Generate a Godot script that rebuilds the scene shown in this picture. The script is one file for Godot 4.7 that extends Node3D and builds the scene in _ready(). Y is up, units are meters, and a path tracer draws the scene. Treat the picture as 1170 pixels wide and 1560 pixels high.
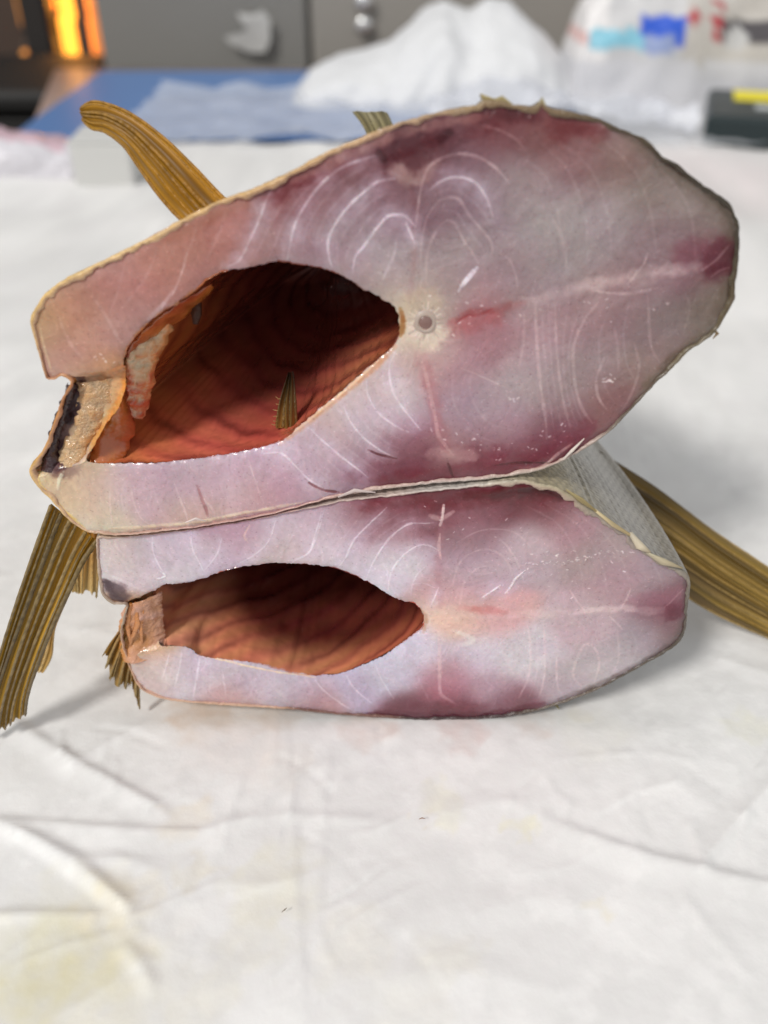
extends Node3D
# Two cut pieces of fish stacked on white butcher paper; lengths of the cut faces are in millimetres in each face's own plane.

var used := {}
var noise_a := FastNoiseLite.new()
var noise_b := FastNoiseLite.new()
var rng := RandomNumberGenerator.new()

# ---------------------------------------------------------------- helpers
func numbered(called: String) -> String:
	var n: int = used.get(called, 0)
	used[called] = n + 1
	return called if n == 0 else "%s_%03d" % [called, n]

func tag(o: Node, label: String, category: String, group := "", kind := "") -> void:
	if label: o.set_meta("label", label)
	if category: o.set_meta("category", category)
	if group: o.set_meta("group", group)
	if kind: o.set_meta("kind", kind)

func thing(called: String, label: String, category: String, at := Vector3.ZERO, group := "") -> Node3D:
	var o := Node3D.new()
	o.name = numbered(called)
	add_child(o)
	o.position = at
	tag(o, label, category, group)
	return o

func put(called: String, mesh: Mesh, mat: Material, parent: Node = null) -> MeshInstance3D:
	var o := MeshInstance3D.new()
	o.mesh = mesh
	o.material_override = mat
	if parent == null:
		o.name = numbered(called)
		add_child(o)
	else:
		var n := 0
		var want := called
		while parent.has_node(want):
			n += 1
			want = "%s_%03d" % [called, n]
		o.name = want
		parent.add_child(o)
		if parent is Node3D and parent.get_parent() == self and parent.has_meta("world_parts"):
			o.transform = parent.transform.affine_inverse()
	return o

func c8(r: float, g: float, b: float) -> Color:
	return Color(r / 255.0, g / 255.0, b / 255.0)

func lin(r: float, g: float, b: float) -> Color:
	return c8(r, g, b).srgb_to_linear()

func mat(col: Color, rough := 0.6, spec := 0.5) -> StandardMaterial3D:
	var m := StandardMaterial3D.new()
	m.albedo_color = col
	m.roughness = rough
	m.metallic_specular = spec
	return m

func tinted(rough := 0.6, spec := 0.5) -> StandardMaterial3D:
	var m := mat(Color.WHITE, rough, spec)
	m.vertex_color_use_as_albedo = true
	return m

func noise_tex(freq: float, size := 512, kind := FastNoiseLite.TYPE_SIMPLEX_SMOOTH, octaves := 4, sd := 1) -> NoiseTexture2D:
	var n := FastNoiseLite.new()
	n.noise_type = kind
	n.frequency = freq
	n.fractal_octaves = octaves
	n.seed = sd
	var t := NoiseTexture2D.new()
	t.width = size
	t.height = size
	t.seamless = true
	t.noise = n
	return t

func relief(m: StandardMaterial3D, tex: Texture2D, cm: float, per_metre: float) -> StandardMaterial3D:
	m.heightmap_enabled = true
	m.heightmap_texture = tex
	m.heightmap_scale = cm
	m.uv1_triplanar = true
	m.uv1_scale = Vector3.ONE * per_metre
	return m

func surface(v: PackedVector3Array, idx: PackedInt32Array, col := PackedColorArray(), uv := PackedVector2Array()) -> ArrayMesh:
	var a := []
	a.resize(Mesh.ARRAY_MAX)
	a[Mesh.ARRAY_VERTEX] = v
	a[Mesh.ARRAY_INDEX] = idx
	if col.size(): a[Mesh.ARRAY_COLOR] = col
	if uv.size(): a[Mesh.ARRAY_TEX_UV] = uv
	var st := SurfaceTool.new()
	st.create_from_arrays(a)
	st.generate_normals()
	return st.commit()

# a grid of rows x cols points, joined into quads; closed joins the last column to the first
func grid_idx(rows: int, cols: int, closed := false, flip := false) -> PackedInt32Array:
	var idx := PackedInt32Array()
	for r in rows - 1:
		for c in (cols if closed else cols - 1):
			var p := r * cols + c
			var q := r * cols + (c + 1) % cols
			var s := p + cols
			var t := q + cols
			if flip: idx.append_array([p, s, q, q, s, t])
			else: idx.append_array([p, q, s, q, t, s])
	return idx

func pts(text: String) -> PackedVector2Array:
	var out := PackedVector2Array()
	for p in text.split(" ", false):
		var k := p.split(",")
		out.append(Vector2(k[0].to_float(), k[1].to_float()))
	return out

# patches of colour or width: "x,y,a,b,c x,y,a,b,c"
func spots(text: String) -> Array:
	var out := []
	for p in text.split(" ", false):
		out.append(p.split_floats(","))
	return out

func blended(s: Array, p: Vector2, sigma: float) -> Color:
	var sum := Color(0, 0, 0, 0)
	var tot := 0.0
	var k := -0.5 / (sigma * sigma)
	for q in s:
		var dx: float = q[0] - p.x
		var dy: float = q[1] - p.y
		var d2 := dx * dx + dy * dy
		var w := exp(d2 * k) + 1e-7 / (1.0 + d2)
		tot += w
		sum += Color(q[2] * w, q[3] * w, q[4] * w, 0)
	return Color(sum.r / tot / 255.0, sum.g / tot / 255.0, sum.b / tot / 255.0)

func near_value(s: Array, p: Vector2) -> float:
	var a := 0.0
	var tot := 0.0
	for q in s:
		var d2: float = Vector2(q[0], q[1]).distance_squared_to(p) + 0.5
		var w := 1.0 / (d2 * d2)
		a += q[2] * w
		tot += w
	return a / tot

# smooth curve through the points, sampled about every step
func curve(p: PackedVector2Array, step: float, closed := false) -> PackedVector2Array:
	var out := PackedVector2Array()
	var n := p.size()
	for i in (n if closed else n - 1):
		var a := p[(i - 1 + n) % n] if closed else p[maxi(i - 1, 0)]
		var b := p[i]
		var c := p[(i + 1) % n]
		var d := p[(i + 2) % n] if closed else p[mini(i + 2, n - 1)]
		var k := maxi(1, int(round(b.distance_to(c) / step)))
		for j in k:
			out.append(b.cubic_interpolate(c, a, d, float(j) / k) if b.distance_to(c) > 0.4 else b.lerp(c, float(j) / k))
	if not closed: out.append(p[n - 1])
	return out

func rough_edge(p: PackedVector2Array, amount: float, sd: float) -> PackedVector2Array:
	var out := PackedVector2Array()
	for q in p:
		out.append(q + amount * Vector2(noise_b.get_noise_2d(q.x * 40 + sd, q.y * 40), noise_b.get_noise_2d(q.x * 40, q.y * 40 + 900 + sd)))
	return out

func dist_to(loop: PackedVector2Array, p: Vector2) -> float:
	var best := 1e9
	var n := loop.size()
	for i in n:
		var d := loop[i].distance_squared_to(p)
		best = minf(best, d)
	return sqrt(best)

# ---------------------------------------------------------------- the pattern of a cut face
class Paint:
	var w: int
	var h: int
	var u0: float
	var v1: float
	var t := 5.0
	var c: PackedFloat32Array
	var g: PackedFloat32Array
	var mask: PackedFloat32Array
	var noise := FastNoiseLite.new()

	func start(base: Image, u: float, v: float, wide: float, high: float) -> void:
		u0 = u
		v1 = v + high
		w = int(wide * t)
		h = int(high * t)
		base.resize(w, h, Image.INTERPOLATE_CUBIC)
		c = base.get_data().to_float32_array()
		g = PackedFloat32Array()
		g.resize(w * h)
		mask = PackedFloat32Array()
		mask.resize(w * h)
		noise.frequency = 0.05
		noise.seed = 4

	func stroke(line: PackedVector2Array, col: Color, half: float, alpha: float, lift: float, hard: float) -> void:
		var touched := PackedInt32Array()
		var r := half * t
		for i in line.size() - 1:
			var a := Vector2((line[i].x - u0) * t, (v1 - line[i].y) * t)
			var b := Vector2((line[i + 1].x - u0) * t, (v1 - line[i + 1].y) * t)
			var ab := b - a
			var l2 := maxf(ab.length_squared(), 1e-6)
			var tip := clampf(minf(i + 0.6, line.size() - 1.4 - i) / minf(5.0, line.size() * 0.22), 0.12, 1.0)
			var vary := (0.78 + 0.7 * noise.get_noise_2d(a.x * 0.9, a.y * 0.9)) * (0.45 + 0.55 * tip)
			var rr := r * (0.9 + 0.5 * noise.get_noise_2d(a.x * 0.7 + 500, a.y * 0.7)) * (0.55 + 0.45 * tip)
			if half > 1.4: rr *= 1.25
			for y in range(maxi(0, int(minf(a.y, b.y) - rr)), mini(h, int(maxf(a.y, b.y) + rr) + 2)):
				for x in range(maxi(0, int(minf(a.x, b.x) - rr)), mini(w, int(maxf(a.x, b.x) + rr) + 2)):
					var p := Vector2(x + 0.5, y + 0.5)
					if half > 1.4: p += 0.42 * r * Vector2(noise.get_noise_2d(x * 0.9, y * 0.9 + 70), noise.get_noise_2d(x * 0.9 + 300, y * 0.9))
					var k := clampf((p - a).dot(ab) / l2, 0.0, 1.0)
					var d := p.distance_to(a + ab * k) / rr
					if d < 1.0:
						var m := (1.0 - smoothstep(hard, 1.0, d)) * vary
						var at := y * w + x
						if m > mask[at]:
							if mask[at] == 0.0: touched.append(at)
							mask[at] = m
		for at in touched:
			var m := mask[at] * alpha
			mask[at] = 0.0
			c[at * 3] += (col.r - c[at * 3]) * m
			c[at * 3 + 1] += (col.g - c[at * 3 + 1]) * m
			c[at * 3 + 2] += (col.b - c[at * 3 + 2]) * m
			g[at] += lift * m

	func grain(rough_area: PackedVector2Array) -> void:
		var n := FastNoiseLite.new()
		n.frequency = 0.09
		n.fractal_octaves = 2
		var fine := FastNoiseLite.new()
		fine.frequency = 0.35
		fine.fractal_octaves = 1
		fine.seed = 8
		var wide := FastNoiseLite.new()
		wide.frequency = 0.012
		wide.seed = 3
		var cell := FastNoiseLite.new()
		cell.noise_type = FastNoiseLite.TYPE_CELLULAR
		cell.frequency = 0.11
		for y in h:
			for x in w:
				var at := y * w + x
				var a := n.get_noise_2d(x, y)
				var b := fine.get_noise_2d(x * 0.7, y)
				var wx := x + 60.0 * wide.get_noise_2d(x * 0.8, y * 0.8)
				var strand := n.get_noise_2d(wx * 0.9, y * 0.07 + 0.12 * wx)
				var fold := n.get_noise_2d(wx * 0.22 + 900, y * 0.03 + 0.03 * wx)
				var k := 1.0 + 0.03 * a + 0.016 * b + 0.04 * wide.get_noise_2d(x, y) + 0.035 * strand + 0.035 * maxf(0.0, fold)
				c[at * 3] *= k
				c[at * 3 + 1] *= k * (1.0 + 0.03 * wide.get_noise_2d(x + 4000, y))
				c[at * 3 + 2] *= k
				g[at] += 0.06 * a + 0.012 * b + 0.05 * strand
				if b > 0.72 and a > 0.22:
					c[at * 3] += 0.07
					c[at * 3 + 1] += 0.07
					c[at * 3 + 2] += 0.07
					g[at] += 0.06
				elif b < -0.72 and a < -0.25:
					c[at * 3] *= 0.9
					c[at * 3 + 1] *= 0.84
					c[at * 3 + 2] *= 0.86
		if rough_area.size():
			var lo := rough_area[0]
			var hi := lo
			for p in rough_area:
				lo = lo.min(p)
				hi = hi.max(p)
			for y in range(maxi(0, int((v1 - hi.y) * t)), mini(h, int((v1 - lo.y) * t))):
				for x in range(maxi(0, int((lo.x - u0) * t)), mini(w, int((hi.x - u0) * t))):
					if Geometry2D.is_point_in_polygon(Vector2(u0 + x / t, v1 - y / t), rough_area):
						var q := cell.get_noise_2d(x, y)
						var at := y * w + x
						g[at] -= 0.42 * q
						for j in 3: c[at * 3 + j] *= 1.0 - 0.18 * q

	func textures() -> Array:
		var im := Image.create_from_data(w, h, false, Image.FORMAT_RGBF, c.to_byte_array())
		im.convert(Image.FORMAT_RGB8)
		var hi := Image.create_from_data(w, h, false, Image.FORMAT_RF, g.to_byte_array())
		return [ImageTexture.create_from_image(im), ImageTexture.create_from_image(hi)]

# colours are noted as they look on the face; the face gets a little less light than a white card would
const FLESH_GAIN := 1.3
func flesh_tone(c: Color) -> Color:
	var l := c.srgb_to_linear()
	var k := FLESH_GAIN * pow(clampf((l.r * 0.3 + l.g * 0.6 + l.b * 0.1) / 0.3, 0.02, 2.0), 0.2)
	return Color(l.r * k * 0.97, l.g * k, l.b * k * 1.03).linear_to_srgb()

func painted(area: Rect2, patches: String, strokes: Array, rough_area: PackedVector2Array) -> Array:
	var s := spots(patches)
	var bw := int(area.size.x / 2.5)
	var bh := int(area.size.y / 2.5)
	var base := Image.create(bw, bh, false, Image.FORMAT_RGBF)
	for y in bh:
		for x in bw:
			var p := Vector2(area.position.x + (x + 0.5) / bw * area.size.x, area.end.y - (y + 0.5) / bh * area.size.y)
			base.set_pixel(x, y, flesh_tone(blended(s, p, 5.0)))
	var paint := Paint.new()
	paint.start(base, area.position.x, area.position.y, area.size.x, area.size.y)
	for k in strokes:
		var q: PackedFloat64Array = k[0].split_floats(" ")
		if q[3] < 0.75 and q[0] > 220 and q[2] > 210 and q[4] > 0.3 and q[5] > 0.16:   # flesh is paler beside a sheet of tissue
			paint.stroke(curve(pts(k[1]), 1.2), flesh_tone(c8(188, 172, 184)), 3.6, 0.42, 0.0, 0.0)
		paint.stroke(curve(pts(k[1]), 1.2), flesh_tone(c8(q[0], q[1], q[2])), q[3], q[4], q[5], q[6])
	paint.grain(rough_area)
	return paint.textures()

# ---------------------------------------------------------------- the cut face as a sheet with a hole
func cut_face(outer: PackedVector2Array, hole: PackedVector2Array, area: Rect2, cell: float, height: Callable) -> ArrayMesh:
	var nx := int(ceil(area.size.x / cell))
	var ny := int(ceil(area.size.y / cell))
	var edge := {}
	for loop in [outer, hole]:
		for i in loop.size():
			var a: Vector2 = loop[i]
			var b: Vector2 = loop[(i + 1) % loop.size()]
			var k := maxi(1, int(a.distance_to(b) / cell * 6))
			for j in k + 1:
				var q := (a.lerp(b, float(j) / k) - area.position) / cell
				edge[Vector2i(int(floor(q.x)), int(floor(q.y)))] = true
	var v := PackedVector3Array()
	var uv := PackedVector2Array()
	var idx := PackedInt32Array()
	var known := {}
	var add := func(p: Vector2) -> int:
		var key := Vector2i(roundi(p.x * 200), roundi(p.y * 200))
		if not known.has(key):
			known[key] = v.size()
			v.append(Vector3(p.x, p.y, height.call(p)) / 1000.0)
			uv.append(Vector2((p.x - area.position.x) / area.size.x, (area.end.y - p.y) / area.size.y))
		return known[key]
	for y in ny:
		for x in nx:
			var a := area.position + Vector2(x, y) * cell
			var box := PackedVector2Array([a, a + Vector2(cell, 0), a + Vector2(cell, cell), a + Vector2(0, cell)])
			if not edge.has(Vector2i(x, y)):
				var mid := a + Vector2(cell, cell) / 2
				var votes := 0
				for shift in [Vector2.ZERO, Vector2(0.21, 0.13), Vector2(-0.17, 0.29)]:
					if Geometry2D.is_point_in_polygon(mid + shift, outer) and not Geometry2D.is_point_in_polygon(mid + shift, hole): votes += 1
				if votes > 1:
					var k := [add.call(box[0]), add.call(box[1]), add.call(box[2]), add.call(box[3])]
					idx.append_array([k[0], k[2], k[1], k[0], k[3], k[2]])
				continue
			for part in Geometry2D.intersect_polygons(box, outer):
				for rest in Geometry2D.clip_polygons(part, hole):
					var tri := Geometry2D.triangulate_polygon(rest)
					if tri.is_empty(): tri = Geometry2D.triangulate_delaunay(rest)
					for i in range(0, tri.size(), 3):
						var p: Vector2 = rest[tri[i]]
						var q: Vector2 = rest[tri[i + 1]]
						var r: Vector2 = rest[tri[i + 2]]
						if (q - p).cross(r - p) > 0: idx.append_array([add.call(p), add.call(r), add.call(q)])
						else: idx.append_array([add.call(p), add.call(q), add.call(r)])
	return surface(v, idx, PackedColorArray(), uv)

# skin: a lip round the cut, then rings that taper towards the back
func skin_mesh(outer: PackedVector2Array, lips: Array, colours: Array, length: float, foot: Vector2, ends: Vector2, drift: Vector2, plump: float) -> ArrayMesh:
	var n := outer.size()
	var v := PackedVector3Array()
	var col := PackedColorArray()
	var rows := 0
	var ccw := not Geometry2D.is_polygon_clockwise(outer)
	var inward := PackedVector2Array()
	for i in n:
		var d := (outer[(i + 2) % n] - outer[(i - 2 + n) % n]).normalized()
		inward.append(Vector2(-d.y, d.x) if ccw else Vector2(d.y, -d.x))
	var tone := PackedColorArray()
	var lip := PackedFloat32Array()
	for i in n:
		tone.append(blended(colours, outer[i], 7.0).srgb_to_linear())
		lip.append(near_value(lips, outer[i]) * (1.0 + 0.75 * noise_b.get_noise_2d(outer[i].x * 18, outer[i].y * 18) + 0.12 * noise_b.get_noise_2d(outer[i].x * 70, outer[i].y * 70)))
	for k in [[1.0, -1.3], [0.85, 0.06], [0.4, 0.26], [0.1, 0.12], [0.0, -0.5]]:
		rows += 1
		for i in n:
			var p: Vector2 = outer[i] + inward[i] * lip[i] * k[0]
			v.append(Vector3(p.x, p.y, k[1] * (0.6 + 0.35 * lip[i]) + 0.25 * noise_b.get_noise_2d(p.x * 25, p.y * 25)) / 1000.0)
			var f := 1.0 + 0.3 * noise_b.get_noise_2d(p.x * 30, p.y * 30)
			var shade := Color(tone[i].r * f, tone[i].g * f, tone[i].b * f)
			if k[0] > 0.3: shade = shade.lerp(lin(196, 160, 150), 0.75 * k[0] * smoothstep(0.12, 0.42, tone[i].get_luminance()))
			col.append(shade)
	var arc := PackedFloat32Array([0.0])
	for i in n: arc.append(arc[i] + outer[i].distance_to(outer[(i + 1) % n]))
	var steps := 170
	for j in range(1, steps + 1):
		var t := pow(float(j) / steps, 1.8)
		var d := length * t
		var s := Vector2(lerpf(1.0, ends.x, pow(t, plump)), lerpf(1.0, ends.y, pow(t, plump)))
		if j == steps: s *= 0.02
		rows += 1
		for i in n:
			var p: Vector2 = foot + (outer[i] - foot) * s + drift * t
			# overlapping scales in staggered rows
			var row := floorf(d / 2.3)
			var ax := fposmod(arc[i] / 2.8 + 0.5 * fposmod(row, 2.0), 1.0) - 0.5
			var ay := d / 2.3 - row
			var scale := clampf(1.0 - 1.3 * ax * ax * 4.0 * (0.4 + 0.6 * ay), 0.0, 1.0) * (0.35 + 0.65 * ay)
			p -= inward[i] * 0.13 * scale * minf(1.0, d / 3.0)
			v.append(Vector3(p.x, p.y, -0.5 - d) / 1000.0)
			var f := (0.62 + 0.72 * scale) * (1.0 + 0.25 * noise_b.get_noise_3d(p.x * 9, p.y * 9, d * 9) + 0.2 * noise_b.get_noise_3d(p.x * 45, p.y * 45, d * 45))
			col.append(Color(tone[i].r * f, tone[i].g * f, tone[i].b * f))
	return surface(v, grid_idx(rows, n, true, not ccw), col)

# inside of the belly: rings that go back from the hole
func cavity_mesh(hole: PackedVector2Array, front: Array, deep: Color, depth: float, centre: Vector2, drift: Vector2, streak: float, rib: float, reach_at: float, start: Callable) -> ArrayMesh:
	var n := hole.size()
	var v := PackedVector3Array()
	var col := PackedColorArray()
	var rows := 70
	var ccw := not Geometry2D.is_polygon_clockwise(hole)
	var arc := PackedFloat32Array([0.0])
	for i in n: arc.append(arc[i] + hole[i].distance_to(hole[(i + 1) % n]))
	for j in rows:
		var t := float(j) / (rows - 1)
		var d := depth * pow(t, 1.5)
		var s := 1.0 + 0.10 * sin(minf(1.0, t * 1.6) * PI) - 0.75 * t * t * t
		if j == rows - 1: s = 0.02
		for i in n:
			var p: Vector2 = centre + (hole[i] - centre) * s + drift * t
			var ph := (arc[i] + d * streak + 7.0 * noise_b.get_noise_2d(hole[i].x * 2.5, d * 1.6 + hole[i].y * 2.5)) / rib
			var band := 0.5 + 0.5 * cos(TAU * ph)
			var wob := -0.35 * band * minf(1.0, t * 8) + 0.8 * noise_b.get_noise_2d(i * 3.0, d * 2.0) * minf(1.0, t * 6)
			p += (p - centre).normalized() * wob
			v.append(Vector3(p.x, p.y, start.call(hole[i]) * (1.0 - t) - d) / 1000.0)
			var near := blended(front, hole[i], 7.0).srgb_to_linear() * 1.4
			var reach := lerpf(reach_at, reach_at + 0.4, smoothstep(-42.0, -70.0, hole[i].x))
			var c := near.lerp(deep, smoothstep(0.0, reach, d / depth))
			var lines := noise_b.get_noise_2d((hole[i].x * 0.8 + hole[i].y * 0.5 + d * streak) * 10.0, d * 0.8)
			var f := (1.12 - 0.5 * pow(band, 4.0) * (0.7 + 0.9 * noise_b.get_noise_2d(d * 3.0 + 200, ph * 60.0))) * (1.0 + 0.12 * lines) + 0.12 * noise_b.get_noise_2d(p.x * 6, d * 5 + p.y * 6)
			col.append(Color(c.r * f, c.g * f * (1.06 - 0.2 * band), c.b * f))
	return surface(v, grid_idx(rows, n, true, ccw), col)

# ---------------------------------------------------------------- fins
func along(p: PackedVector3Array, t: float) -> Vector3:
	var n := p.size()
	var f := clampf(t, 0.0, 1.0) * (n - 1)
	var i := mini(int(f), n - 2)
	return p[i].cubic_interpolate(p[i + 1], p[maxi(i - 1, 0)], p[mini(i + 2, n - 1)], f - i)

func tube(path: PackedVector3Array, r0: float, r1: float, flat: Vector3, squash: float, col: Array, knots := 0.0) -> ArrayMesh:
	var sides := 7
	var v := PackedVector3Array()
	var cols := PackedColorArray()
	var n := path.size()
	for i in n:
		var d := (path[mini(i + 1, n - 1)] - path[maxi(i - 1, 0)]).normalized()
		var a := d.cross(flat).normalized()
		var b := a.cross(d).normalized()
		var t := float(i) / (n - 1)
		var r := lerpf(r0, r1, t) * (1.0 + knots * noise_b.get_noise_1d(i * 60.0 + path[0].x * 9000))
		if i == 0 or i == n - 1: r *= 0.35
		for k in sides:
			var w := TAU * k / sides
			v.append(path[i] + a * cos(w) * r + b * sin(w) * r * squash)
			var c: Color = col[0].lerp(col[1], t)
			var f := 1.0 + 0.6 * noise_b.get_noise_2d(i * 60.0, k * 20.0 + path[0].y * 9000)
			cols.append(Color(c.r * f, c.g * f, c.b * f))
	return surface(v, grid_idx(n, sides, true), cols)

# a fin between two edge curves: a pleated membrane and its rays
func fin(parent: Node, called: String, ea: PackedVector3Array, eb: PackedVector3Array, rays: int, ray_r: float, pleat: float, jag: float, film: Array, bone: Array, film_mat: Material, ray_mat: Material, step := 40) -> MeshInstance3D:
	var cols := rays * 6 + 1
	var v := PackedVector3Array()
	var col := PackedColorArray()
	var place := func(s: float, t: float) -> Vector3:
		var a := along(ea, t)
		var b := along(eb, t)
		var p := a.lerp(b, s)
		var dt := (along(ea, t + 0.03) - along(ea, t - 0.03)).lerp(along(eb, t + 0.03) - along(eb, t - 0.03), s)
		var nrm := dt.cross(b - a).normalized()
		p = a.lerp(b, clampf(s + 0.9 / rays * noise_b.get_noise_2d(s * rays * 40.0, t * 25.0 + ea[0].x * 5000.0), 0.0, 1.0))
		return p + nrm * pleat * (cos(TAU * s * rays) + 1.2 * noise_b.get_noise_2d(s * 260, t * 70)) * (0.7 + 0.9 * noise_b.get_noise_2d(s * 300 + 50, t * 60))
	for r in step + 1:
		for c in cols:
			var s := float(c) / (cols - 1)
			var reach := 1.0 - jag * (0.5 + 0.5 * noise_b.get_noise_2d(s * rays * 55.0, ea[0].x * 7000.0)) - jag * 0.4 * absf(noise_b.get_noise_1d(s * rays * 300.0))
			var t := float(r) / step * reach
			v.append(place.call(s, t))
			var k: Color = film[0].lerp(film[1], t)
			if film.size() > 2: k = k.lerp(film[2], clampf(0.5 + 1.6 * noise_b.get_noise_2d(s * rays * 34.0, t * 18.0), 0.0, 1.0))
			var f := 1.0 + 0.3 * noise_b.get_noise_2d(s * rays * 60, t * 60) + 0.38 * cos(TAU * s * rays)
			col.append(Color(k.r * f, k.g * f, k.b * f))
	var o := put(called, surface(v, grid_idx(step + 1, cols), col), film_mat, parent)
	for i in rays + 1:
		var s := clampf(float(i) / rays + 0.25 / rays * noise_b.get_noise_1d(i * 80.0), 0.0, 1.0)
		var reach := 1.0 - jag * (0.5 + 0.5 * noise_b.get_noise_2d(s * rays * 55.0, ea[0].x * 7000.0)) - jag * 0.3 * absf(noise_b.get_noise_1d(i * 150.0))
		var path := PackedVector3Array()
		for r in step + 1:
			path.append(place.call(s, float(r) / step * reach))
		var up := (eb[0] - ea[0]).cross(ea[ea.size() - 1] - ea[0]).normalized()
		var m := MeshInstance3D.new()
		var fat := ray_r * (0.95 + 0.9 * noise_b.get_noise_2d(i * 70.0, ea[0].y * 4000.0))
		var own := 0.95 + 0.6 * noise_b.get_noise_2d(i * 90.0 + 40.0, eb[0].y * 3000.0)
		m.mesh = tube(path, fat, fat * 0.5, up, 0.6, [bone[0] * own, bone[1] * own], 0.2)
		m.material_override = ray_mat
		m.name = "fin_ray" if i == 0 else "fin_ray_%03d" % i
		o.add_child(m)
	return o

func v3(list: Array) -> PackedVector3Array:
	return PackedVector3Array(list)

func box(size: Vector3, bevel: float) -> ArrayMesh:
	var h := size / 2 - Vector3.ONE * bevel
	var st := SurfaceTool.new()
	st.begin(Mesh.PRIMITIVE_TRIANGLES)
	st.set_smooth_group(-1)
	var cube := BoxMesh.new()
	cube.size = size
	cube.subdivide_width = 1
	# eight corners, three points each: flat faces, chamfered edges and corners
	var face := func(q: Array) -> void:
		var mid := Vector3.ZERO
		for p in q: mid += p
		var turned: bool = (q[1] - q[0]).cross(q[2] - q[0]).dot(mid) > 0
		for i in range(1, q.size() - 1):
			for p in ([q[0], q[i + 1], q[i]] if turned else [q[0], q[i], q[i + 1]]): st.add_vertex(p)
	var pt := func(sx: float, sy: float, sz: float, axis: int) -> Vector3:
		var p := Vector3(h.x * sx, h.y * sy, h.z * sz)
		p[axis] += bevel * [sx, sy, sz][axis]
		return p
	for s in [-1.0, 1.0]:
		face.call([pt.call(s, -1, -1, 0), pt.call(s, 1, -1, 0), pt.call(s, 1, 1, 0), pt.call(s, -1, 1, 0)])
		face.call([pt.call(-1, s, -1, 1), pt.call(1, s, -1, 1), pt.call(1, s, 1, 1), pt.call(-1, s, 1, 1)])
		face.call([pt.call(-1, -1, s, 2), pt.call(1, -1, s, 2), pt.call(1, 1, s, 2), pt.call(-1, 1, s, 2)])
		for r in [-1.0, 1.0]:
			face.call([pt.call(s, r, -1, 0), pt.call(s, r, 1, 0), pt.call(s, r, 1, 1), pt.call(s, r, -1, 1)])
			face.call([pt.call(s, -1, r, 0), pt.call(s, 1, r, 0), pt.call(s, 1, r, 2), pt.call(s, -1, r, 2)])
			face.call([pt.call(-1, s, r, 1), pt.call(1, s, r, 1), pt.call(1, s, r, 2), pt.call(-1, s, r, 2)])
			for q in [-1.0, 1.0]:
				face.call([pt.call(s, r, q, 0), pt.call(s, r, q, 1), pt.call(s, r, q, 2)])
	st.generate_normals()
	return st.commit()

func lathe(profile: PackedVector2Array, sides := 20) -> ArrayMesh:   # x radius, y height, round the y axis
	var v := PackedVector3Array()
	for p in profile:
		for k in sides:
			var a := TAU * k / sides
			v.append(Vector3(cos(a) * p.x, p.y, sin(a) * p.x))
	return surface(v, grid_idx(profile.size(), sides, true, true))

# a crumpled sack or heap: profile gives its height along x, in metres
func mound(profile: PackedVector2Array, half_depth: float, crumple: float, cells: float, sd: float, tone: Callable) -> ArrayMesh:
	var cell := FastNoiseLite.new()
	cell.noise_type = FastNoiseLite.TYPE_CELLULAR
	cell.cellular_return_type = FastNoiseLite.RETURN_DISTANCE2_SUB
	cell.frequency = cells
	cell.seed = int(sd)
	var v := PackedVector3Array()
	var col := PackedColorArray()
	var nx := 110
	var na := 70
	var line := curve(profile, 0.004)
	for i in nx + 1:
		var f := float(i) / nx * (line.size() - 1)
		var k := mini(int(f), line.size() - 2)
		var q := line[k].lerp(line[k + 1], f - k)
		for j in na + 1:
			var a := PI * j / na
			var dir := Vector3(0, sin(a), cos(a))
			var r := 1.0 + 0.10 * noise_a.get_noise_2d(i * 2.0 + sd, j * 2.0)
			var p := Vector3(q.x, q.y * pow(sin(a), 0.8) * r, half_depth * cos(a) * r * (0.5 + 0.5 * minf(1.0, q.y * 14)))
			var d := cell.get_noise_3d(p.x, p.y, p.z)
			p += dir * crumple * (d + 0.6 * noise_a.get_noise_3d(p.x * 400 + sd, p.y * 400, p.z * 400))
			p.y = maxf(p.y, 0.0005)
			v.append(p)
			col.append(tone.call(p))
	return surface(v, grid_idx(nx + 1, na + 1), col)

# a patch of tissue between two curves, bulging towards the camera
func patch(ea: PackedVector3Array, eb: PackedVector3Array, out: Vector3, bulge: float, lumps: float, lump_freq: float, col_a: Color, col_b: Color, taper := false, tail := Color(-1, 0, 0), nt := 110, ns := 34) -> ArrayMesh:
	var v := PackedVector3Array()
	var col := PackedColorArray()
	for r in nt + 1:
		var t := float(r) / nt
		for c in ns + 1:
			var s := float(c) / ns
			var w := pow(sin(PI * clampf(0.03 + 0.94 * t, 0.0, 1.0)), 0.35) if taper else 1.0
			var p := along(ea, t).lerp(along(eb, t), 0.5 + (s - 0.5) * w)
			var q := p * lump_freq
			var n := noise_b.get_noise_3dv(q) + 0.5 * noise_b.get_noise_3dv(q * 2.7)
			var e := sin(PI * s)
			p += (along(eb, t) - along(ea, t)).normalized() * 0.0009 * noise_b.get_noise_2d(t * 900.0, lump_freq * 0.01 + floorf(s + 0.5) * 300.0) * absf(2.0 * s - 1.0)
			p += out * (bulge * sqrt(e) + lumps * n * minf(1.0, e * 3.0))
			v.append(p)
			var f := 1.0 + 0.3 * n
			var k := col_a.lerp(col_b, clampf(s + 0.8 * n, 0.0, 1.0))
			if tail.r >= 0.0: k = k.lerp(tail, smoothstep(0.45, 1.0, t + 0.5 * n))
			col.append(Color(k.r * f, k.g * f, k.b * f))
	return surface(v, grid_idx(nt + 1, ns + 1), col)

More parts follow.
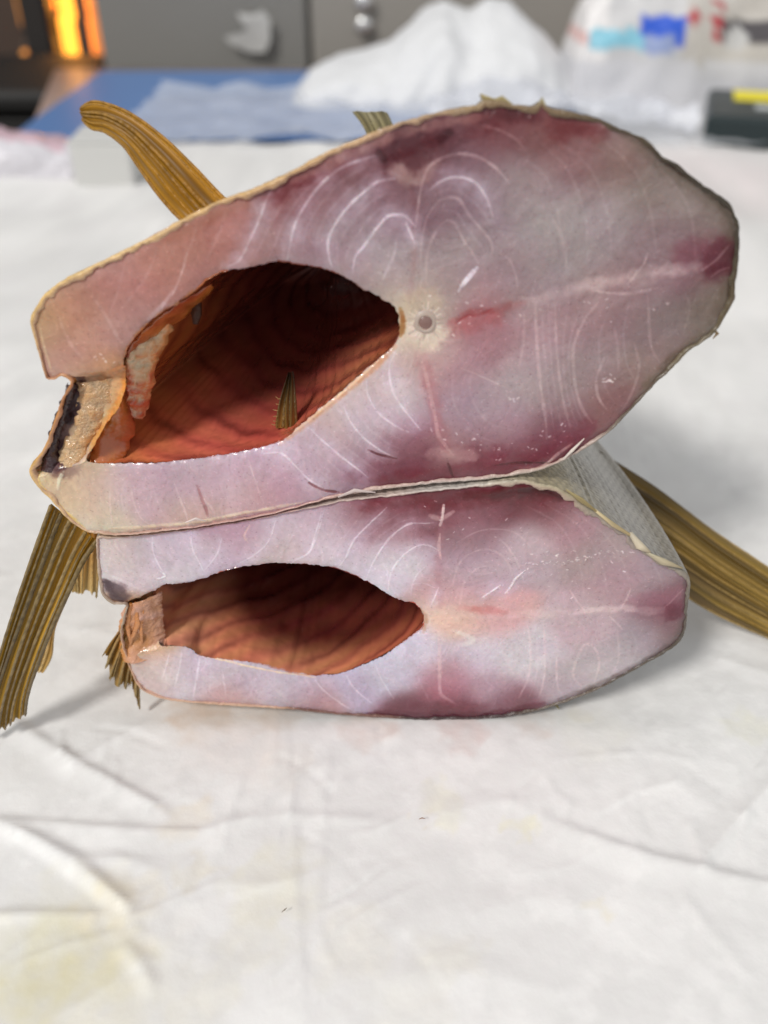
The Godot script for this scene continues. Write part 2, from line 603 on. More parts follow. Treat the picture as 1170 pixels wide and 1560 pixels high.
# ---------------------------------------------------------------- the scene
func _ready() -> void:
	noise_a.frequency = 0.02
	noise_a.fractal_octaves = 3
	noise_a.seed = 11
	noise_b.frequency = 0.01
	noise_b.fractal_octaves = 3
	noise_b.seed = 5
	rng.seed = 7

	var cam := Camera3D.new()
	cam.name = "camera"
	add_child(cam)
	cam.position = Vector3(0, 0.225, 0.21)
	cam.rotation_degrees = Vector3(-36, 0, 0)
	var lens := CameraAttributesPhysical.new()
	lens.frustum_focal_length = 20.785
	lens.exposure_aperture = 4.7
	lens.frustum_focus_distance = 0.252
	cam.attributes = lens
	cam.fov = 60.0
	cam.near = 0.01
	cam.far = 60.0
	cam.current = true

	var sky_mat := ProceduralSkyMaterial.new()
	sky_mat.sky_top_color = Color(0.97, 0.975, 0.98)
	sky_mat.sky_horizon_color = Color(0.9, 0.9, 0.9)
	sky_mat.sky_curve = 0.3
	sky_mat.ground_bottom_color = Color(0.25, 0.24, 0.23)
	sky_mat.ground_horizon_color = Color(0.5, 0.5, 0.5)
	sky_mat.sky_energy_multiplier = 0.82
	sky_mat.ground_energy_multiplier = 1.0
	var sky := Sky.new()
	sky.sky_material = sky_mat
	var env := Environment.new()
	env.background_mode = Environment.BG_SKY
	env.sky = sky
	env.tonemap_mode = Environment.TONE_MAPPER_LINEAR
	env.tonemap_exposure = 1.04
	env.sdfgi_enabled = true
	env.ssao_enabled = true
	env.ssil_enabled = true
	var world := WorldEnvironment.new()
	world.name = "world_environment"
	world.environment = env
	add_child(world)
	var sun := DirectionalLight3D.new()
	sun.name = "sun"
	add_child(sun)
	sun.light_energy = 0.6
	sun.light_angular_distance = 11.0
	sun.light_color = Color(1.0, 0.985, 0.965)
	sun.shadow_enabled = true
	sun.look_at_from_position(Vector3(-0.62, 1.0, 0.75), Vector3.ZERO)

	setting()
	background()
	paper()
	upper_piece()
	lower_piece()
	scraps()

func setting() -> void:
	var floor_mesh := put("floor", box(Vector3(8, 0.05, 8), 0.01), mat(Color(0.2, 0.19, 0.18), 0.8))
	floor_mesh.position = Vector3(0, -0.83, -1.5)
	tag(floor_mesh, "dark floor under and beyond the table", "", "", "structure")
	var back := put("wall", box(Vector3(5, 3, 0.08), 0.01), mat(Color(0.30, 0.25, 0.22), 0.7))
	back.position = Vector3(-0.6, 0.3, -2.0)
	tag(back, "dark brown wall in shade behind the cabinet", "", "", "structure")

	# table: a slab whose left edge runs slightly askew, on four legs
	var wood := relief(mat(Color(0.80, 0.70, 0.66), 0.45), noise_tex(0.02), 0.05, 6.0)
	var t := thing("table", "table with pale brownish edge under the paper and the blue board", "table")
	var rim := PackedVector2Array([Vector2(-0.30, 0.4), Vector2(1.2, 0.4), Vector2(1.2, -1.18), Vector2(-0.4670, -1.18), Vector2(-0.3760, -0.7745), Vector2(-0.62, -0.70), Vector2(-0.62, 0.4)])
	rim.remove_at(0)
	var tri := Geometry2D.triangulate_polygon(rim)
	var v := PackedVector3Array()
	var idx := PackedInt32Array()
	for p in rim: v.append(Vector3(p.x, -0.006, p.y))
	for p in rim: v.append(Vector3(p.x, -0.035, p.y))
	var n := rim.size()
	for i in range(0, tri.size(), 3):
		idx.append_array([tri[i], tri[i + 1], tri[i + 2], tri[i] + n, tri[i + 2] + n, tri[i + 1] + n])
	var flatv := PackedVector3Array()
	for k in idx: flatv.append(v[k])
	for i in n:
		var j := (i + 1) % n
		for k in [i, j, i + n, j, j + n, i + n]: flatv.append(v[k])
	put("table_top", surface(flatv, PackedInt32Array(range(flatv.size()))), wood, t)
	for p in [Vector3(-0.55, -0.42, 0.3), Vector3(1.1, -0.42, 0.3), Vector3(-0.36, -0.42, -1.1), Vector3(1.1, -0.42, -1.1)]:
		var leg := put("leg", box(Vector3(0.05, 0.77, 0.05), 0.004), wood, t)
		leg.position = p

func background() -> void:
	# grey metal cabinet behind the table
	var steel := relief(mat(Color(0.53, 0.525, 0.51), 0.5), noise_tex(0.01, 512, FastNoiseLite.TYPE_SIMPLEX_SMOOTH, 5, 9), 0.03, 3.0)
	steel.metallic = 0.0
	var cz := -1.24
	var x0: float = -0.4160
	var x1: float = x0 + 1.6
	var seam: float = -0.1081
	var cab := thing("metal_cabinet", "dull grey metal cabinet standing behind the far end of the table", "cabinet", Vector3(0, -0.805, cz))
	var body := put("body", box(Vector3(x1 - x0, 1.5, 0.5), 0.006), steel, cab)
	body.position = Vector3((x0 + x1) / 2, 0.75, -0.27)
	var d1 := put("door", box(Vector3(seam - x0 - 0.006, 1.44, 0.02), 0.004), steel, cab)
	d1.position = Vector3((x0 + seam) / 2, 0.75, -0.01)
	var light_steel := steel.duplicate()
	light_steel.albedo_color = Color(0.60, 0.585, 0.56)
	var d2 := put("door", box(Vector3(0.7, 1.44, 0.02), 0.004), light_steel, cab)
	d2.position = Vector3(seam + 0.353, 0.75, -0.01)
	var knob := lathe(PackedVector2Array([Vector2(0.004, 0), Vector2(0.005, 0.004), Vector2(0.011, 0.006), Vector2(0.013, 0.010), Vector2(0.010, 0.014), Vector2(0.001, 0.015)]))
	var shine := mat(Color(0.9, 0.9, 0.9), 0.2)
	shine.metallic = 0.8
	for p in [Vector3(-0.0281, 0.0710, -1.2400), Vector3(-0.0284, 0.0412, -1.2400)]:
		var k := put("knob", knob, shine, cab)
		k.rotation.x = PI / 2
		k.position = p - cab.position
	# a torn white patch stuck on the left door
	var torn := pts("-0.2081,0.0592 -0.1869,0.0560 -0.1724,0.0625 -0.1621,0.0510 -0.1631,0.0243 -0.1719,0.0090 -0.1959,0.0073 -0.2215,0.0192 -0.2301,0.0277 -0.2126,0.0327 -0.1951,0.0377 -0.2036,0.0477")
	torn = rough_edge(curve(torn, 0.004, true), 0.004, 3.0)
	var tv := PackedVector3Array()
	var ti := Geometry2D.triangulate_polygon(torn)
	for p in torn: tv.append(Vector3(p.x, p.y, -1.2265 + 0.003 * noise_a.get_noise_2d(p.x * 900, p.y * 900)))
	tag(put("torn_label", surface(tv, ti), mat(Color(0.78, 0.78, 0.77), 0.6)), "torn whitish remnant of a label on the grey cabinet door", "label")

	# lamps glowing in the dark corner at the left
	var glow := StandardMaterial3D.new()
	glow.albedo_color = Color(1, 0.7, 0.35)
	glow.emission_enabled = true
	glow.emission = Color(1.0, 0.66, 0.22)
	glow.emission_energy_multiplier = 2.6
	var dim := glow.duplicate()
	dim.emission = Color(0.9, 0.5, 0.25)
	dim.emission_energy_multiplier = 0.7
	var faint := glow.duplicate()
	faint.emission = Color(0.8, 0.35, 0.15)
	faint.emission_energy_multiplier = 0.22
	var brass := mat(Color(0.3, 0.22, 0.15), 0.4)
	var says := ["bright tall warm lamp low in the dark corner, just above the table edge", "bright warm lamp above the tall one at the top edge of the photo", "dimmer peach lamp beside the cabinet edge, lower of two", "dimmer peach lamp beside the cabinet edge, upper of two", "small amber lamp left of the bright upper lamp", "faint reddish lamp close to the dark post", "faint low reddish lamp left of the dark post"]
	var spots_at := [[Vector3(-0.5720, -0.0340, -1.6000), 0.026, 0.10, glow], [Vector3(-0.5665, 0.0317, -1.6000), 0.026, 0.07, glow], [Vector3(-0.5233, -0.0297, -1.6000), 0.018, 0.085, dim], [Vector3(-0.5213, 0.0297, -1.6000), 0.018, 0.045, dim], [Vector3(-0.5982, 0.0307, -1.6000), 0.024, 0.035, dim], [Vector3(-0.6436, 0.0266, -1.6000), 0.024, 0.08, faint], [Vector3(-0.6524, -0.0708, -1.6000), 0.028, 0.06, faint]]
	for i in spots_at.size():
		var s = spots_at[i]
		var lamp := thing("wall_lamp", says[i], "lamp", s[0] - Vector3(0, s[2] / 2, 0), "warm lamps in the dark corner")
		var r: float = s[1] / 2
		var bulb := put("bulb", lathe(PackedVector2Array([Vector2(0.001, 0), Vector2(r * 0.8, r * 0.4), Vector2(r, r), Vector2(r, s[2] - r), Vector2(r * 0.8, s[2] - r * 0.4), Vector2(0.001, s[2])])), s[3], lamp)
		put("holder", lathe(PackedVector2Array([Vector2(r * 0.4, s[2] - 0.002), Vector2(r * 0.4, s[2] + 0.012), Vector2(0.001, s[2] + 0.013)])), brass, lamp)
		if i < 2:
			var o := OmniLight3D.new()
			o.name = "glow"
			o.position = Vector3(0, s[2] / 2, r * 0.5)
			o.light_color = Color(1.0, 0.66, 0.3)
			o.light_energy = 0.006
			o.light_size = r
			o.omni_range = 6.0
			o.omni_attenuation = 2.0
			o.shadow_enabled = true
			lamp.add_child(o)
	var post := put("post", box(Vector3(0.05, 2.2, 0.05), 0.006), mat(Color(0.17, 0.15, 0.14), 0.6))
	post.position = Vector3(-0.6036, -0.0052, -1.5500)
	post.position.y = 0.29
	tag(post, "dark upright post between the faint and the bright lamps", "post")
	var chest := thing("dark_crate", "black crate in shade left of the table edge", "crate", Vector3(-0.6034 - 0.12, -0.805, -1.32))
	var black := mat(Color(0.1, 0.095, 0.09), 0.6)
	var cb := put("body", box(Vector3(0.52, 0.74, 0.3), 0.01), black, chest)
	cb.position = Vector3(0, 0.37, 0)
	var cl := put("lid", box(Vector3(0.54, 0.03, 0.32), 0.008), black, chest)
	cl.position = Vector3(0, 0.757, 0)

	# blue board and the clear film on it
	var bz0: float = -1.1077
	var bz1: float = -0.7441
	var bx: float = -0.3823
	var board := put("blue_board", box(Vector3(0.60, 0.006, bz1 - bz0), 0.002), mat(Color(0.37, 0.51, 0.72), 0.4))
	board.position = Vector3(bx + 0.30, 0.0005, (bz0 + bz1) / 2)
	tag(board, "flat blue board on the far end of the table, partly under clear film", "board")
	var filmy := mat(Color(0.95, 0.96, 0.98, 0.38), 0.35)
	filmy.transparency = BaseMaterial3D.TRANSPARENCY_ALPHA
	var film := sheet(-0.2669, 0.42, -0.9476, -0.6977, 90, 70, func(x: float, z: float) -> float:
		return 0.008 + 0.016 * absf(noise_a.get_noise_2d(x * 260, z * 300)) + 0.004 * absf(noise_b.get_noise_2d(x * 3000, z * 2000)))
	tag(put("plastic_film", film, filmy), "crumpled clear plastic film over the right part of the blue board", "plastic film")
	var film2 := sheet(0.05, 0.31, -1.0358, -0.7077, 110, 80, func(x: float, z: float) -> float:
		return 0.012 + 0.045 * absf(noise_a.get_noise_2d(x * 190 + 70, z * 230)) + 0.012 * absf(noise_b.get_noise_2d(x * 1800, z * 1500)))
	var filmy2 := filmy.duplicate()
	filmy2.albedo_color = Color(0.93, 0.94, 0.97, 0.55)
	tag(put("plastic_film", film2, filmy2), "crumpled hazy plastic film between the white paper heap and the printed bag", "plastic film")
	# carton, pink bag
	var card := relief(mat(Color(0.80, 0.80, 0.79), 0.7), noise_tex(0.03), 0.01, 20.0)
	var ca: Vector3 = Vector3(-0.2659, 0.0000, -0.5752)
	var cbx: Vector3 = Vector3(-0.2153, 0.0000, -0.5752)
	var carton := thing("carton", "small white carton standing behind the paper, below the curled fin tip", "box", Vector3((ca.x + cbx.x) / 2, 0.001, ca.z - 0.025))
	var cw := cbx.x - ca.x
	var cbody := put("body", box(Vector3(cw, 0.036, 0.05), 0.0015), card, carton)
	cbody.position = Vector3(0, 0.018, 0)
	var flap := put("lid_flap", box(Vector3(cw * 1.01, 0.002, 0.05), 0.0006), card, carton)
	flap.position = Vector3(0, 0.0382, 0)
	flap.rotation.x = 0.04
	var pinkish := tinted(0.3)
	var pz: float = -0.6284
	var pb := put("plastic_bag", mound(pts("-0.16,0.0 -0.12,0.028 -0.06,0.036 0.0,0.040 0.04,0.038 0.075,0.030 0.092,0.0"), 0.05, 0.006, 30.0, 4.0, func(p: Vector3) -> Color:
		if p.z > 0.036 and p.y < 0.02: return lin(60, 130, 210) if p.x > -0.01 else lin(150, 185, 215)
		return lin(208, 180, 190) if p.x > 0.0 and p.x < 0.07 and p.z < 0.02 else lin(214, 212, 218)), pinkish)
	pb.position = Vector3(-0.3420 - 0.01, 0, pz)
	tag(pb, "pinkish clear plastic bag with a blue edge beside the white carton", "bag")

	# crumpled white paper and the printed bag
	var tissue := tinted(0.7)
	tissue.backlight_enabled = true
	tissue.backlight = Color(0.3, 0.3, 0.3)
	var heap := put("crumpled_paper", mound(pts("-0.1130,0.0034 -0.0880,0.0352 -0.0570,0.0483 -0.0265,0.0538 0.0053,0.0619 0.0298,0.0818 0.0480,0.0975 0.0712,0.1065 0.0847,0.1013 0.0997,0.0962 0.1175,0.1065 0.1420,0.1026 0.1629,0.0923 0.1874,0.0712 0.2188,0.0421 0.2473,0.0177 0.2766,0.0034"), 0.13, 0.008, 14.0, 2.0, func(p: Vector3) -> Color:
		return Color(0.74, 0.75, 0.77)), tissue)
	heap.position = Vector3(0, 0, -0.97)
	tag(heap, "heap of crumpled white paper at the far end of the table", "paper")
	var printed := tinted(0.35)
	printed.backlight_enabled = true
	printed.backlight = Color(0.2, 0.2, 0.2)
	var red := lin(185, 60, 70)
	var sack := put("printed_bag", mound(pts("0.2041,0.0000 0.2090,0.0334 0.2123,0.0805 0.2205,0.1188 0.2528,0.1434 0.3010,0.1525 0.3570,0.1555 0.4080,0.1495 0.4593,0.1434 0.5208,0.1062 0.5926,0.0000"), 0.07, 0.010, 12.0, 6.0, func(p: Vector3) -> Color:
		var q := Vector2(p.x, p.y)
		var base := lin(206, 206, 208)
		if q.x < 0.2435: base = lin(232, 230, 230)
		if q.x > 0.3211: base = lin(200, 196, 190)
		if q.y < 0.0534: base = lin(214, 214, 218)
		if in_box(q, Vector4(0.2225, 0.0844, 0.2840, 0.0655)): base = lin(140, 200, 220)
		if in_box(q, Vector4(0.2786, 0.0968, 0.3206, 0.0782)) or in_box(q, Vector4(0.3030, 0.0968, 0.3229, 0.0668)): base = lin(50, 95, 210)
		if in_box(q, Vector4(0.2818, 0.0782, 0.3111, 0.0617)): base = lin(150, 165, 205)
		if in_box(q, Vector4(0.1996, 0.1101, 0.2173, 0.0919)) or in_box(q, Vector4(0.2046, 0.0819, 0.2217, 0.0694)): base = lin(226, 190, 186)
		for k in [[1050, 10, 1068, 16], [1056, 16, 1062, 36], [1048, 24, 1070, 29], [1080, 4, 1108, 10], [1080, 14, 1108, 20], [1080, 4, 1086, 30], [1102, 4, 1108, 30], [1080, 26, 1108, 32], [1091, 32, 1097, 64], [1076, 40, 1106, 46], [1074, 58, 1104, 64]]:
			if in_box(q, Vector4(px_x(k[0]), px_y(k[1]), px_x(k[2]), px_y(k[3]))): base = red
		if in_box(q, Vector4(0.3654, 0.0919, 0.4775, 0.0719)): base = lin(84, 80, 84)
		if q.distance_to(Vector2(0.3804, 0.0757)) < 0.012: base = lin(200, 200, 200)
		return base), printed)
	sack.position = Vector3(0, 0, -0.92)
	tag(sack, "white plastic bag printed with blue band and red characters behind the fish", "bag")

	# dark packet with a yellow label at the right
	var pk := thing("dark_packet", "dark green packet with a yellow label at the right edge of the paper", "packet", Vector3(0.372, 0.016, -0.765))
	var pbody := put("body", box(Vector3(0.18, 0.030, 0.14), 0.004), mat(Color(0.09, 0.15, 0.16), 0.4), pk)
	pbody.position = Vector3(0.05, 0, 0)
	pk.rotation.y = -0.3
	var lab := put("label", box(Vector3(0.06, 0.0012, 0.05), 0.0003), mat(Color(0.92, 0.86, 0.08), 0.5), pk)
	lab.position = Vector3(0.015, 0.0156, -0.035)
	var lab2 := put("label", box(Vector3(0.05, 0.0012, 0.022), 0.0003), mat(Color(0.7, 0.72, 0.72), 0.5), pk)
	lab2.position = Vector3(0.03, 0.0156, 0.02)

func in_box(q: Vector2, b: Vector4) -> bool:
	return q.x > minf(b.x, b.z) and q.x < maxf(b.x, b.z) and q.y > minf(b.y, b.w) and q.y < maxf(b.y, b.w)

# printed strokes of the bag: columns and rows of its front, in a grid of 0.62 mm
func px_x(n: float) -> float:
	return 0.3186 + (n - 1040.0) * 0.000700

func px_y(n: float) -> float:
	return 0.0881 + (n - 40.0) * -0.000619

func sheet(x0: float, x1: float, z0: float, z1: float, nx: int, nz: int, height: Callable) -> ArrayMesh:
	var v := PackedVector3Array()
	for j in nz + 1:
		for i in nx + 1:
			var x := lerpf(x0, x1, float(i) / nx) + 0.012 * noise_a.get_noise_2d(j * 6.0, i * 0.5)
			var z := lerpf(z0, z1, float(j) / nz) + 0.02 * noise_a.get_noise_2d(i * 4.0, j * 0.5 + 90)
			v.append(Vector3(x, height.call(x, z), z))
	return surface(v, grid_idx(nz + 1, nx + 1))


# folds of the paper: "x,z x,z ..." in millimetres, height in mm, reach to either side in mm
func folds() -> Array:
	return [
		["-139.4,12.5 -126.0,13.9 -109.8,24.2 -100.8,29.8 -96.2,33.9", 1.6, 9, 5],
		["-96.2,33.9 -76.9,16.6", 0.9, 4, 7],
		["-100.8,29.8 -82.8,40.2 -64.9,50.2", 1.8, 9, 4],
		["-103.7,22.0 -100.4,29.8", 0.8, 3, 3],
		["-123.2,54.6 -100.2,54.6 -76.9,56.6 -53.9,57.4 -43.1,53.5", 1.2, 10, 4],
		["-111.5,55.3 -98.0,61.7 -84.4,70.2 -73.2,77.6 -64.5,82.6", 1.9, 4, 8],
		["-110.2,56.1 -89.7,64.6 -72.7,77.2 -62.6,88.8", 1.2, 6, 4],
		["-85.6,66.2 -70.7,66.6 -62.6,70.2", 0.7, 5, 5],
		["-108.7,83.1 -91.5,82.4 -73.1,82.8", 1.0, 6, 4],
		["-66.5,92.3 -61.6,95.6 -57.5,101.3", 1.0, 5, 4],
		["-74.0,82.6 -65.2,90.6 -59.2,98.9", 0.6, 6, 6],
		["-31.6,16.6 -29.0,37.3 -26.6,53.5 -24.5,70.2 -22.4,83.5 -18.5,115.7", 0.55, 9, 3],
		["-17.8,24.7 -17.3,42.1 -17.4,68.2 -16.6,87.1 -10.6,100.5", 0.4, 7, 3],
		["-27.9,52.0 -12.5,53.1 0.0,54.0", 0.7, 5, 5],
		["-48.7,54.6 -28.0,51.3", 0.5, 6, 6],
		["52.3,56.1 69.5,63.8 87.3,69.8 104.7,74.5 118.4,76.1", 1.6, 12, 5],
		["87.4,69.4 99.2,57.9 117.1,42.1 132.7,29.8", 1.5, 5, 10],
		["88.5,55.7 88.9,62.1 88.4,69.2", 0.8, 4, 6],
		["38.0,47.9 52.3,56.1", 0.8, 8, 6],
		["10.5,53.5 38.2,46.8 61.0,50.2", 0.5, 8, 8],
		["85.6,37.3 99.4,51.3 112.5,52.4", 0.5, 10, 10],
		["-47.7,73.2 -33.2,74.1 -20.7,73.2", 0.6, 5, 8],
		["20.0,83.5 41.6,77.9 55.0,81.7", 0.5, 9, 9],
		["-192.8,-141.7 -163.8,-147.4 -142.7,-150.4", 2, 20, 10],
		["-193.3,-178.4 -164.8,-205.9", 2.0, 25, 25],
		["114.0,-178.4 134.2,-141.7 182.5,-147.4", 2.5, 25, 14],
		["158.9,-236.4 225.5,-270.2", 3, 25, 25],
		["200.4,-843.7 237.0,-741.5 251.2,-591.0 261.8,-373.7", 9, 40, 20],
		["273.9,-702.7 269.5,-500.2 284.3,-398.6", 6, 30, 30],
		["-306.1,-500.2 -213.5,-552.5 -133.4,-500.2", 5, 40, 30],
		["-214.2,-308.0 -225.5,-270.2", 2, 20, 20],
		["-4.1,100.5 19.0,97.3 47.7,103.7", 0.5, 9, 9],
		["-150.4,-55.9 -162.2,-59.9", 1, 6, 6],
		["114.6,-13.1 132.1,-3.6 145.6,2.4", 0.8, 8, 8],
		["-95.9,5.3 -95.3,-19.6 -111.3,-26.4", 0.8, 8, 8],
	]

func spread(lo: float, hi: float, from: float, to: float, fine: float) -> PackedFloat32Array:
	var out := PackedFloat32Array()
	var x := from
	var back := PackedFloat32Array()
	var s := fine
	while x > lo:
		s *= 1.09
		x -= s
		back.append(maxf(x, lo))
	back.reverse()
	out.append_array(back)
	x = from
	while x < to:
		out.append(x)
		x += fine
	s = fine
	while x < hi:
		out.append(x)
		s *= 1.09
		x += s
	out.append(hi)
	return out

func paper() -> void:
	var list := []
	for k in folds():
		list.append([curve(pts(k[0]), 4.0), k[1] * 0.6, k[2] * 0.7, k[3] * 0.7])
	# small creases all over the near part
	for i in 90:
		var a := Vector2(rng.randf_range(-115, 115), rng.randf_range(-30, 125))
		var turn := rng.randf_range(0, TAU)
		var far_end := a + Vector2.from_angle(turn) * rng.randf_range(6, 26)
		var mid := (a + far_end) / 2 + Vector2.from_angle(turn + 1.57) * rng.randf_range(-2, 2)
		list.append([PackedVector2Array([a, mid, far_end]), rng.randf_range(0.1, 0.3) * (1.0 if i % 3 else -1.0), rng.randf_range(1.5, 5.0), rng.randf_range(1.2, 2.2)])
	for k in list:
		var r := Rect2(k[0][0], Vector2.ZERO)
		for p in k[0]: r = r.expand(p)
		k.append(r.grow(maxf(k[2], k[3])))
	var cell := FastNoiseLite.new()
	cell.noise_type = FastNoiseLite.TYPE_CELLULAR
	cell.cellular_return_type = FastNoiseLite.RETURN_DISTANCE2_SUB
	cell.frequency = 0.018
	cell.seed = 21
	var stains := spots("-81.0,88.8,26,0.971,0.952,0.841,0.8 -86.8,97.3,20,0.971,0.962,0.841,0.7 -70.8,81.7,15,0.981,0.933,0.841,0.7 -73.1,105.3,24,0.971,0.952,0.856,0.7 -29.6,74.1,17,0.971,0.952,0.841,0.75 -33.2,88.8,12,0.971,0.952,0.864,0.6 -51.8,70.2,7,0.971,0.933,0.825,0.8 -57.5,53.5,9,0.981,0.923,0.825,0.75 16.6,47.9,9,0.981,0.971,0.841,0.7 37.2,55.3,5,1,0.971,0.777,0.8 12.5,53.5,3,0.962,0.904,0.801,0.7 -47.0,24.7,20,0.962,0.914,0.888,0.7 -59.2,13.9,16,0.942,0.904,0.872,0.8 -7.6,92.3,14,0.981,0.962,0.888,0.6 -42.8,103.7,12,0.971,0.952,0.872,0.7 56.3,79.8,4,0.99,0.952,0.825,0.7 118.7,19.4,9,0.981,0.971,0.856,0.7 15.9,94.0,11,0.981,0.962,0.88,0.6 -29.4,34.9,12,0.971,0.933,0.896,0.6 -84.8,103.7,16,0.971,0.952,0.872,0.6 282.9,-581.1,150,1,0.923,0.936,0.9 5.6,108.3,14,0.962,0.952,0.896,0.5 -71.1,100.5,30,0.981,0.962,0.904,0.5 66.3,22.0,16,0.971,0.962,0.904,0.5 -61.8,11.6,12,0.92,0.84,0.77,0.9 -35.4,15.5,10,0.93,0.86,0.8,0.8 -5.3,17.7,12,0.92,0.82,0.78,0.9 24.4,18.8,12,0.91,0.8,0.78,0.9 46.0,16.1,9,0.93,0.86,0.82,0.8 64.0,11.1,6,0.95,0.92,0.85,0.6")
	var xs := spread(-560, 520, -125, 125, 1.15)
	var zs := spread(-870, 210, -60, 125, 1.15)
	var v := PackedVector3Array()
	var col := PackedColorArray()
	for z in zs:
		for x in xs:
			var p := Vector2(x, z)
			var far := clampf((-z - 60) / 300.0, 0.0, 1.0)
			var h := 0.0
			for k in list:
				if not k[4].has_point(p): continue
				var line: PackedVector2Array = k[0]
				var best := 1e9
				var side := 1.0
				var at := 0.0
				for i in line.size() - 1:
					var q := Geometry2D.get_closest_point_to_segment(p, line[i], line[i + 1])
					var d := q.distance_squared_to(p)
					if d < best:
						best = d
						side = signf((line[i + 1] - line[i]).cross(p - line[i]))
						at = (i + 0.5) / (line.size() - 1)
				var dd := sqrt(best)
				var reach: float = k[2] if side > 0 else k[3]
				if dd < reach:
					var s := 1.0 - dd / reach
					h += 1.55 * k[1] * s * (0.55 + 0.45 * s) * minf(1.0, minf(at, 1.0 - at) * 5.0 + 0.25)
			h += 0.8 * noise_a.get_noise_2d(x * 0.45, z * 0.45) * (1.0 + 6.0 * far)
			h += 0.14 * noise_a.get_noise_2d(x * 3.2, z * 3.2 + 77) + 0.7 * (cell.get_noise_2d(x + 12 * noise_a.get_noise_2d(x, z), z) + 0.6)
			h += far * 7.0 * (cell.get_noise_2d(x * 0.25 + 900, z * 0.25) + 0.7)
			# flat where the fish weighs on it
			var under := smoothstep(14.0, 0.0, absf(z + 4.0) - 12.0) * smoothstep(118.0, 86.0, absf(x))
			h = lerpf(h + 0.5, -1.0, under)
			h = maxf(h + 2.5 * far, -1.5)
			var zz: float = z if z > -300 else -300 + (z + 300) * lerpf(0.74, 1.0, smoothstep(-60, 110, x))
			v.append(Vector3(x / 1000, h / 1000, zz / 1000))
			var m := noise_a.get_noise_2d(x * 1.1 + 300, z * 1.1)
			var m2 := noise_a.get_noise_2d(x * 5.0, z * 5.0 + 40)
			var dry := smoothstep(0.0, 0.3, noise_a.get_noise_2d(x * 1.3 + 55, z * 1.3) + 0.5 * m2)
			var f := 0.80 + 0.05 * m + 0.025 * m2 + 0.035 * dry
			var c := Color(f, f * 0.993, f * 0.98)
			for q in stains:
				var d: float = Vector2(q[0], q[1]).distance_to(p + 7.0 * Vector2(noise_a.get_noise_2d(x * 4, z * 4), noise_a.get_noise_2d(x * 4 + 99, z * 4))) / q[2]
				if d < 1.0:
					var a: float = q[6] * smoothstep(1.0, 0.45, d) * (0.75 + 0.5 * m2)
					c = c.lerp(Color(c.r * q[3], c.g * q[4], c.b * q[5]), clampf(a, 0, 1))
			col.append(c)
	var m := tinted(0.42, 0.45)
	relief(m, noise_tex(0.012, 512, FastNoiseLite.TYPE_SIMPLEX_SMOOTH, 6, 31), 0.022, 14.0)
	var o := put("paper_sheet", surface(v, grid_idx(zs.size(), xs.size(), false, true), col), m)
	tag(o, "large creased sheet of white butcher paper with faint yellow stains under the fish", "paper")


func flesh_mat(maps: Array) -> StandardMaterial3D:
	var m := StandardMaterial3D.new()
	m.albedo_texture = maps[0]
	m.texture_repeat = false
	m.roughness = 0.34
	m.metallic_specular = 0.42
	m.heightmap_enabled = true
	m.heightmap_texture = maps[1]
	m.heightmap_scale = 0.1
	m.clearcoat_enabled = true
	m.clearcoat = 0.5
	m.clearcoat_roughness = 0.1
	m.subsurf_scatter_enabled = true
	m.subsurf_scatter_strength = 0.28
	return m

func skin_mat(sd: int) -> StandardMaterial3D:
	var m := tinted(0.34)
	relief(m, noise_tex(0.06, 512, FastNoiseLite.TYPE_CELLULAR, 2, sd), 0.03, 28.0)
	m.clearcoat_enabled = true
	m.clearcoat = 0.3
	m.clearcoat_roughness = 0.25
	return m

func inner_mat() -> StandardMaterial3D:
	var m := tinted(0.16)
	relief(m, noise_tex(0.012, 512, FastNoiseLite.TYPE_SIMPLEX_SMOOTH, 3, 17), 0.06, 14.0)
	m.clearcoat_enabled = true
	m.clearcoat = 0.9
	m.clearcoat_roughness = 0.08
	return m

func film_mat() -> StandardMaterial3D:
	var m := tinted(0.4)
	m.backlight_enabled = true
	m.backlight = Color(0.8, 0.8, 0.8)
	return m

func face_height(outer: PackedVector2Array, hole: PackedVector2Array, wall: PackedVector2Array, sink: float) -> Callable:
	return func(p: Vector2) -> float:
		var e := dist_to(outer, p)
		var i := dist_to(hole, p)
		var h := -0.8 * exp(-e / 1.4) - 0.9 * exp(-i / 1.1) + 0.9 * noise_a.get_noise_2d(p.x * 2.2, p.y * 2.2) + 0.25 * noise_a.get_noise_2d(p.x * 9, p.y * 9)
		if Geometry2D.is_point_in_polygon(p, wall):
			var d := dist_to(wall, p)
			h -= sink * smoothstep(0.0, 1.8, d) - 0.5 * noise_a.get_noise_2d(p.x * 22, p.y * 22)
		return h

func bounds(loop: PackedVector2Array) -> Rect2:
	var r := Rect2(loop[0], Vector2.ZERO)
	for p in loop: r = r.expand(p)
	return r.grow(2.0)

func piece(label: String, at: Vector3, tilt: float, outline: String, opening: String, wall_text: String, patches: String, strokes: Array, sink: float) -> Array:
	var outer := rough_edge(curve(pts(outline), 0.8, true), 0.22, 0.0)
	var hole := rough_edge(curve(pts(opening), 0.9, true), 0.45, 50.0)
	var wall := curve(pts(wall_text), 0.9, true)
	var area := bounds(outer)
	var root := thing("fish_piece", label, "fish piece", at, "pieces of cut fish")
	root.rotation.x = -tilt
	var maps := painted(area, patches, strokes, wall)
	put("cut_flesh", cut_face(outer, hole, area, 1.3, face_height(outer, hole, wall, sink)), flesh_mat(maps), root)
	return [root, outer, hole, wall]

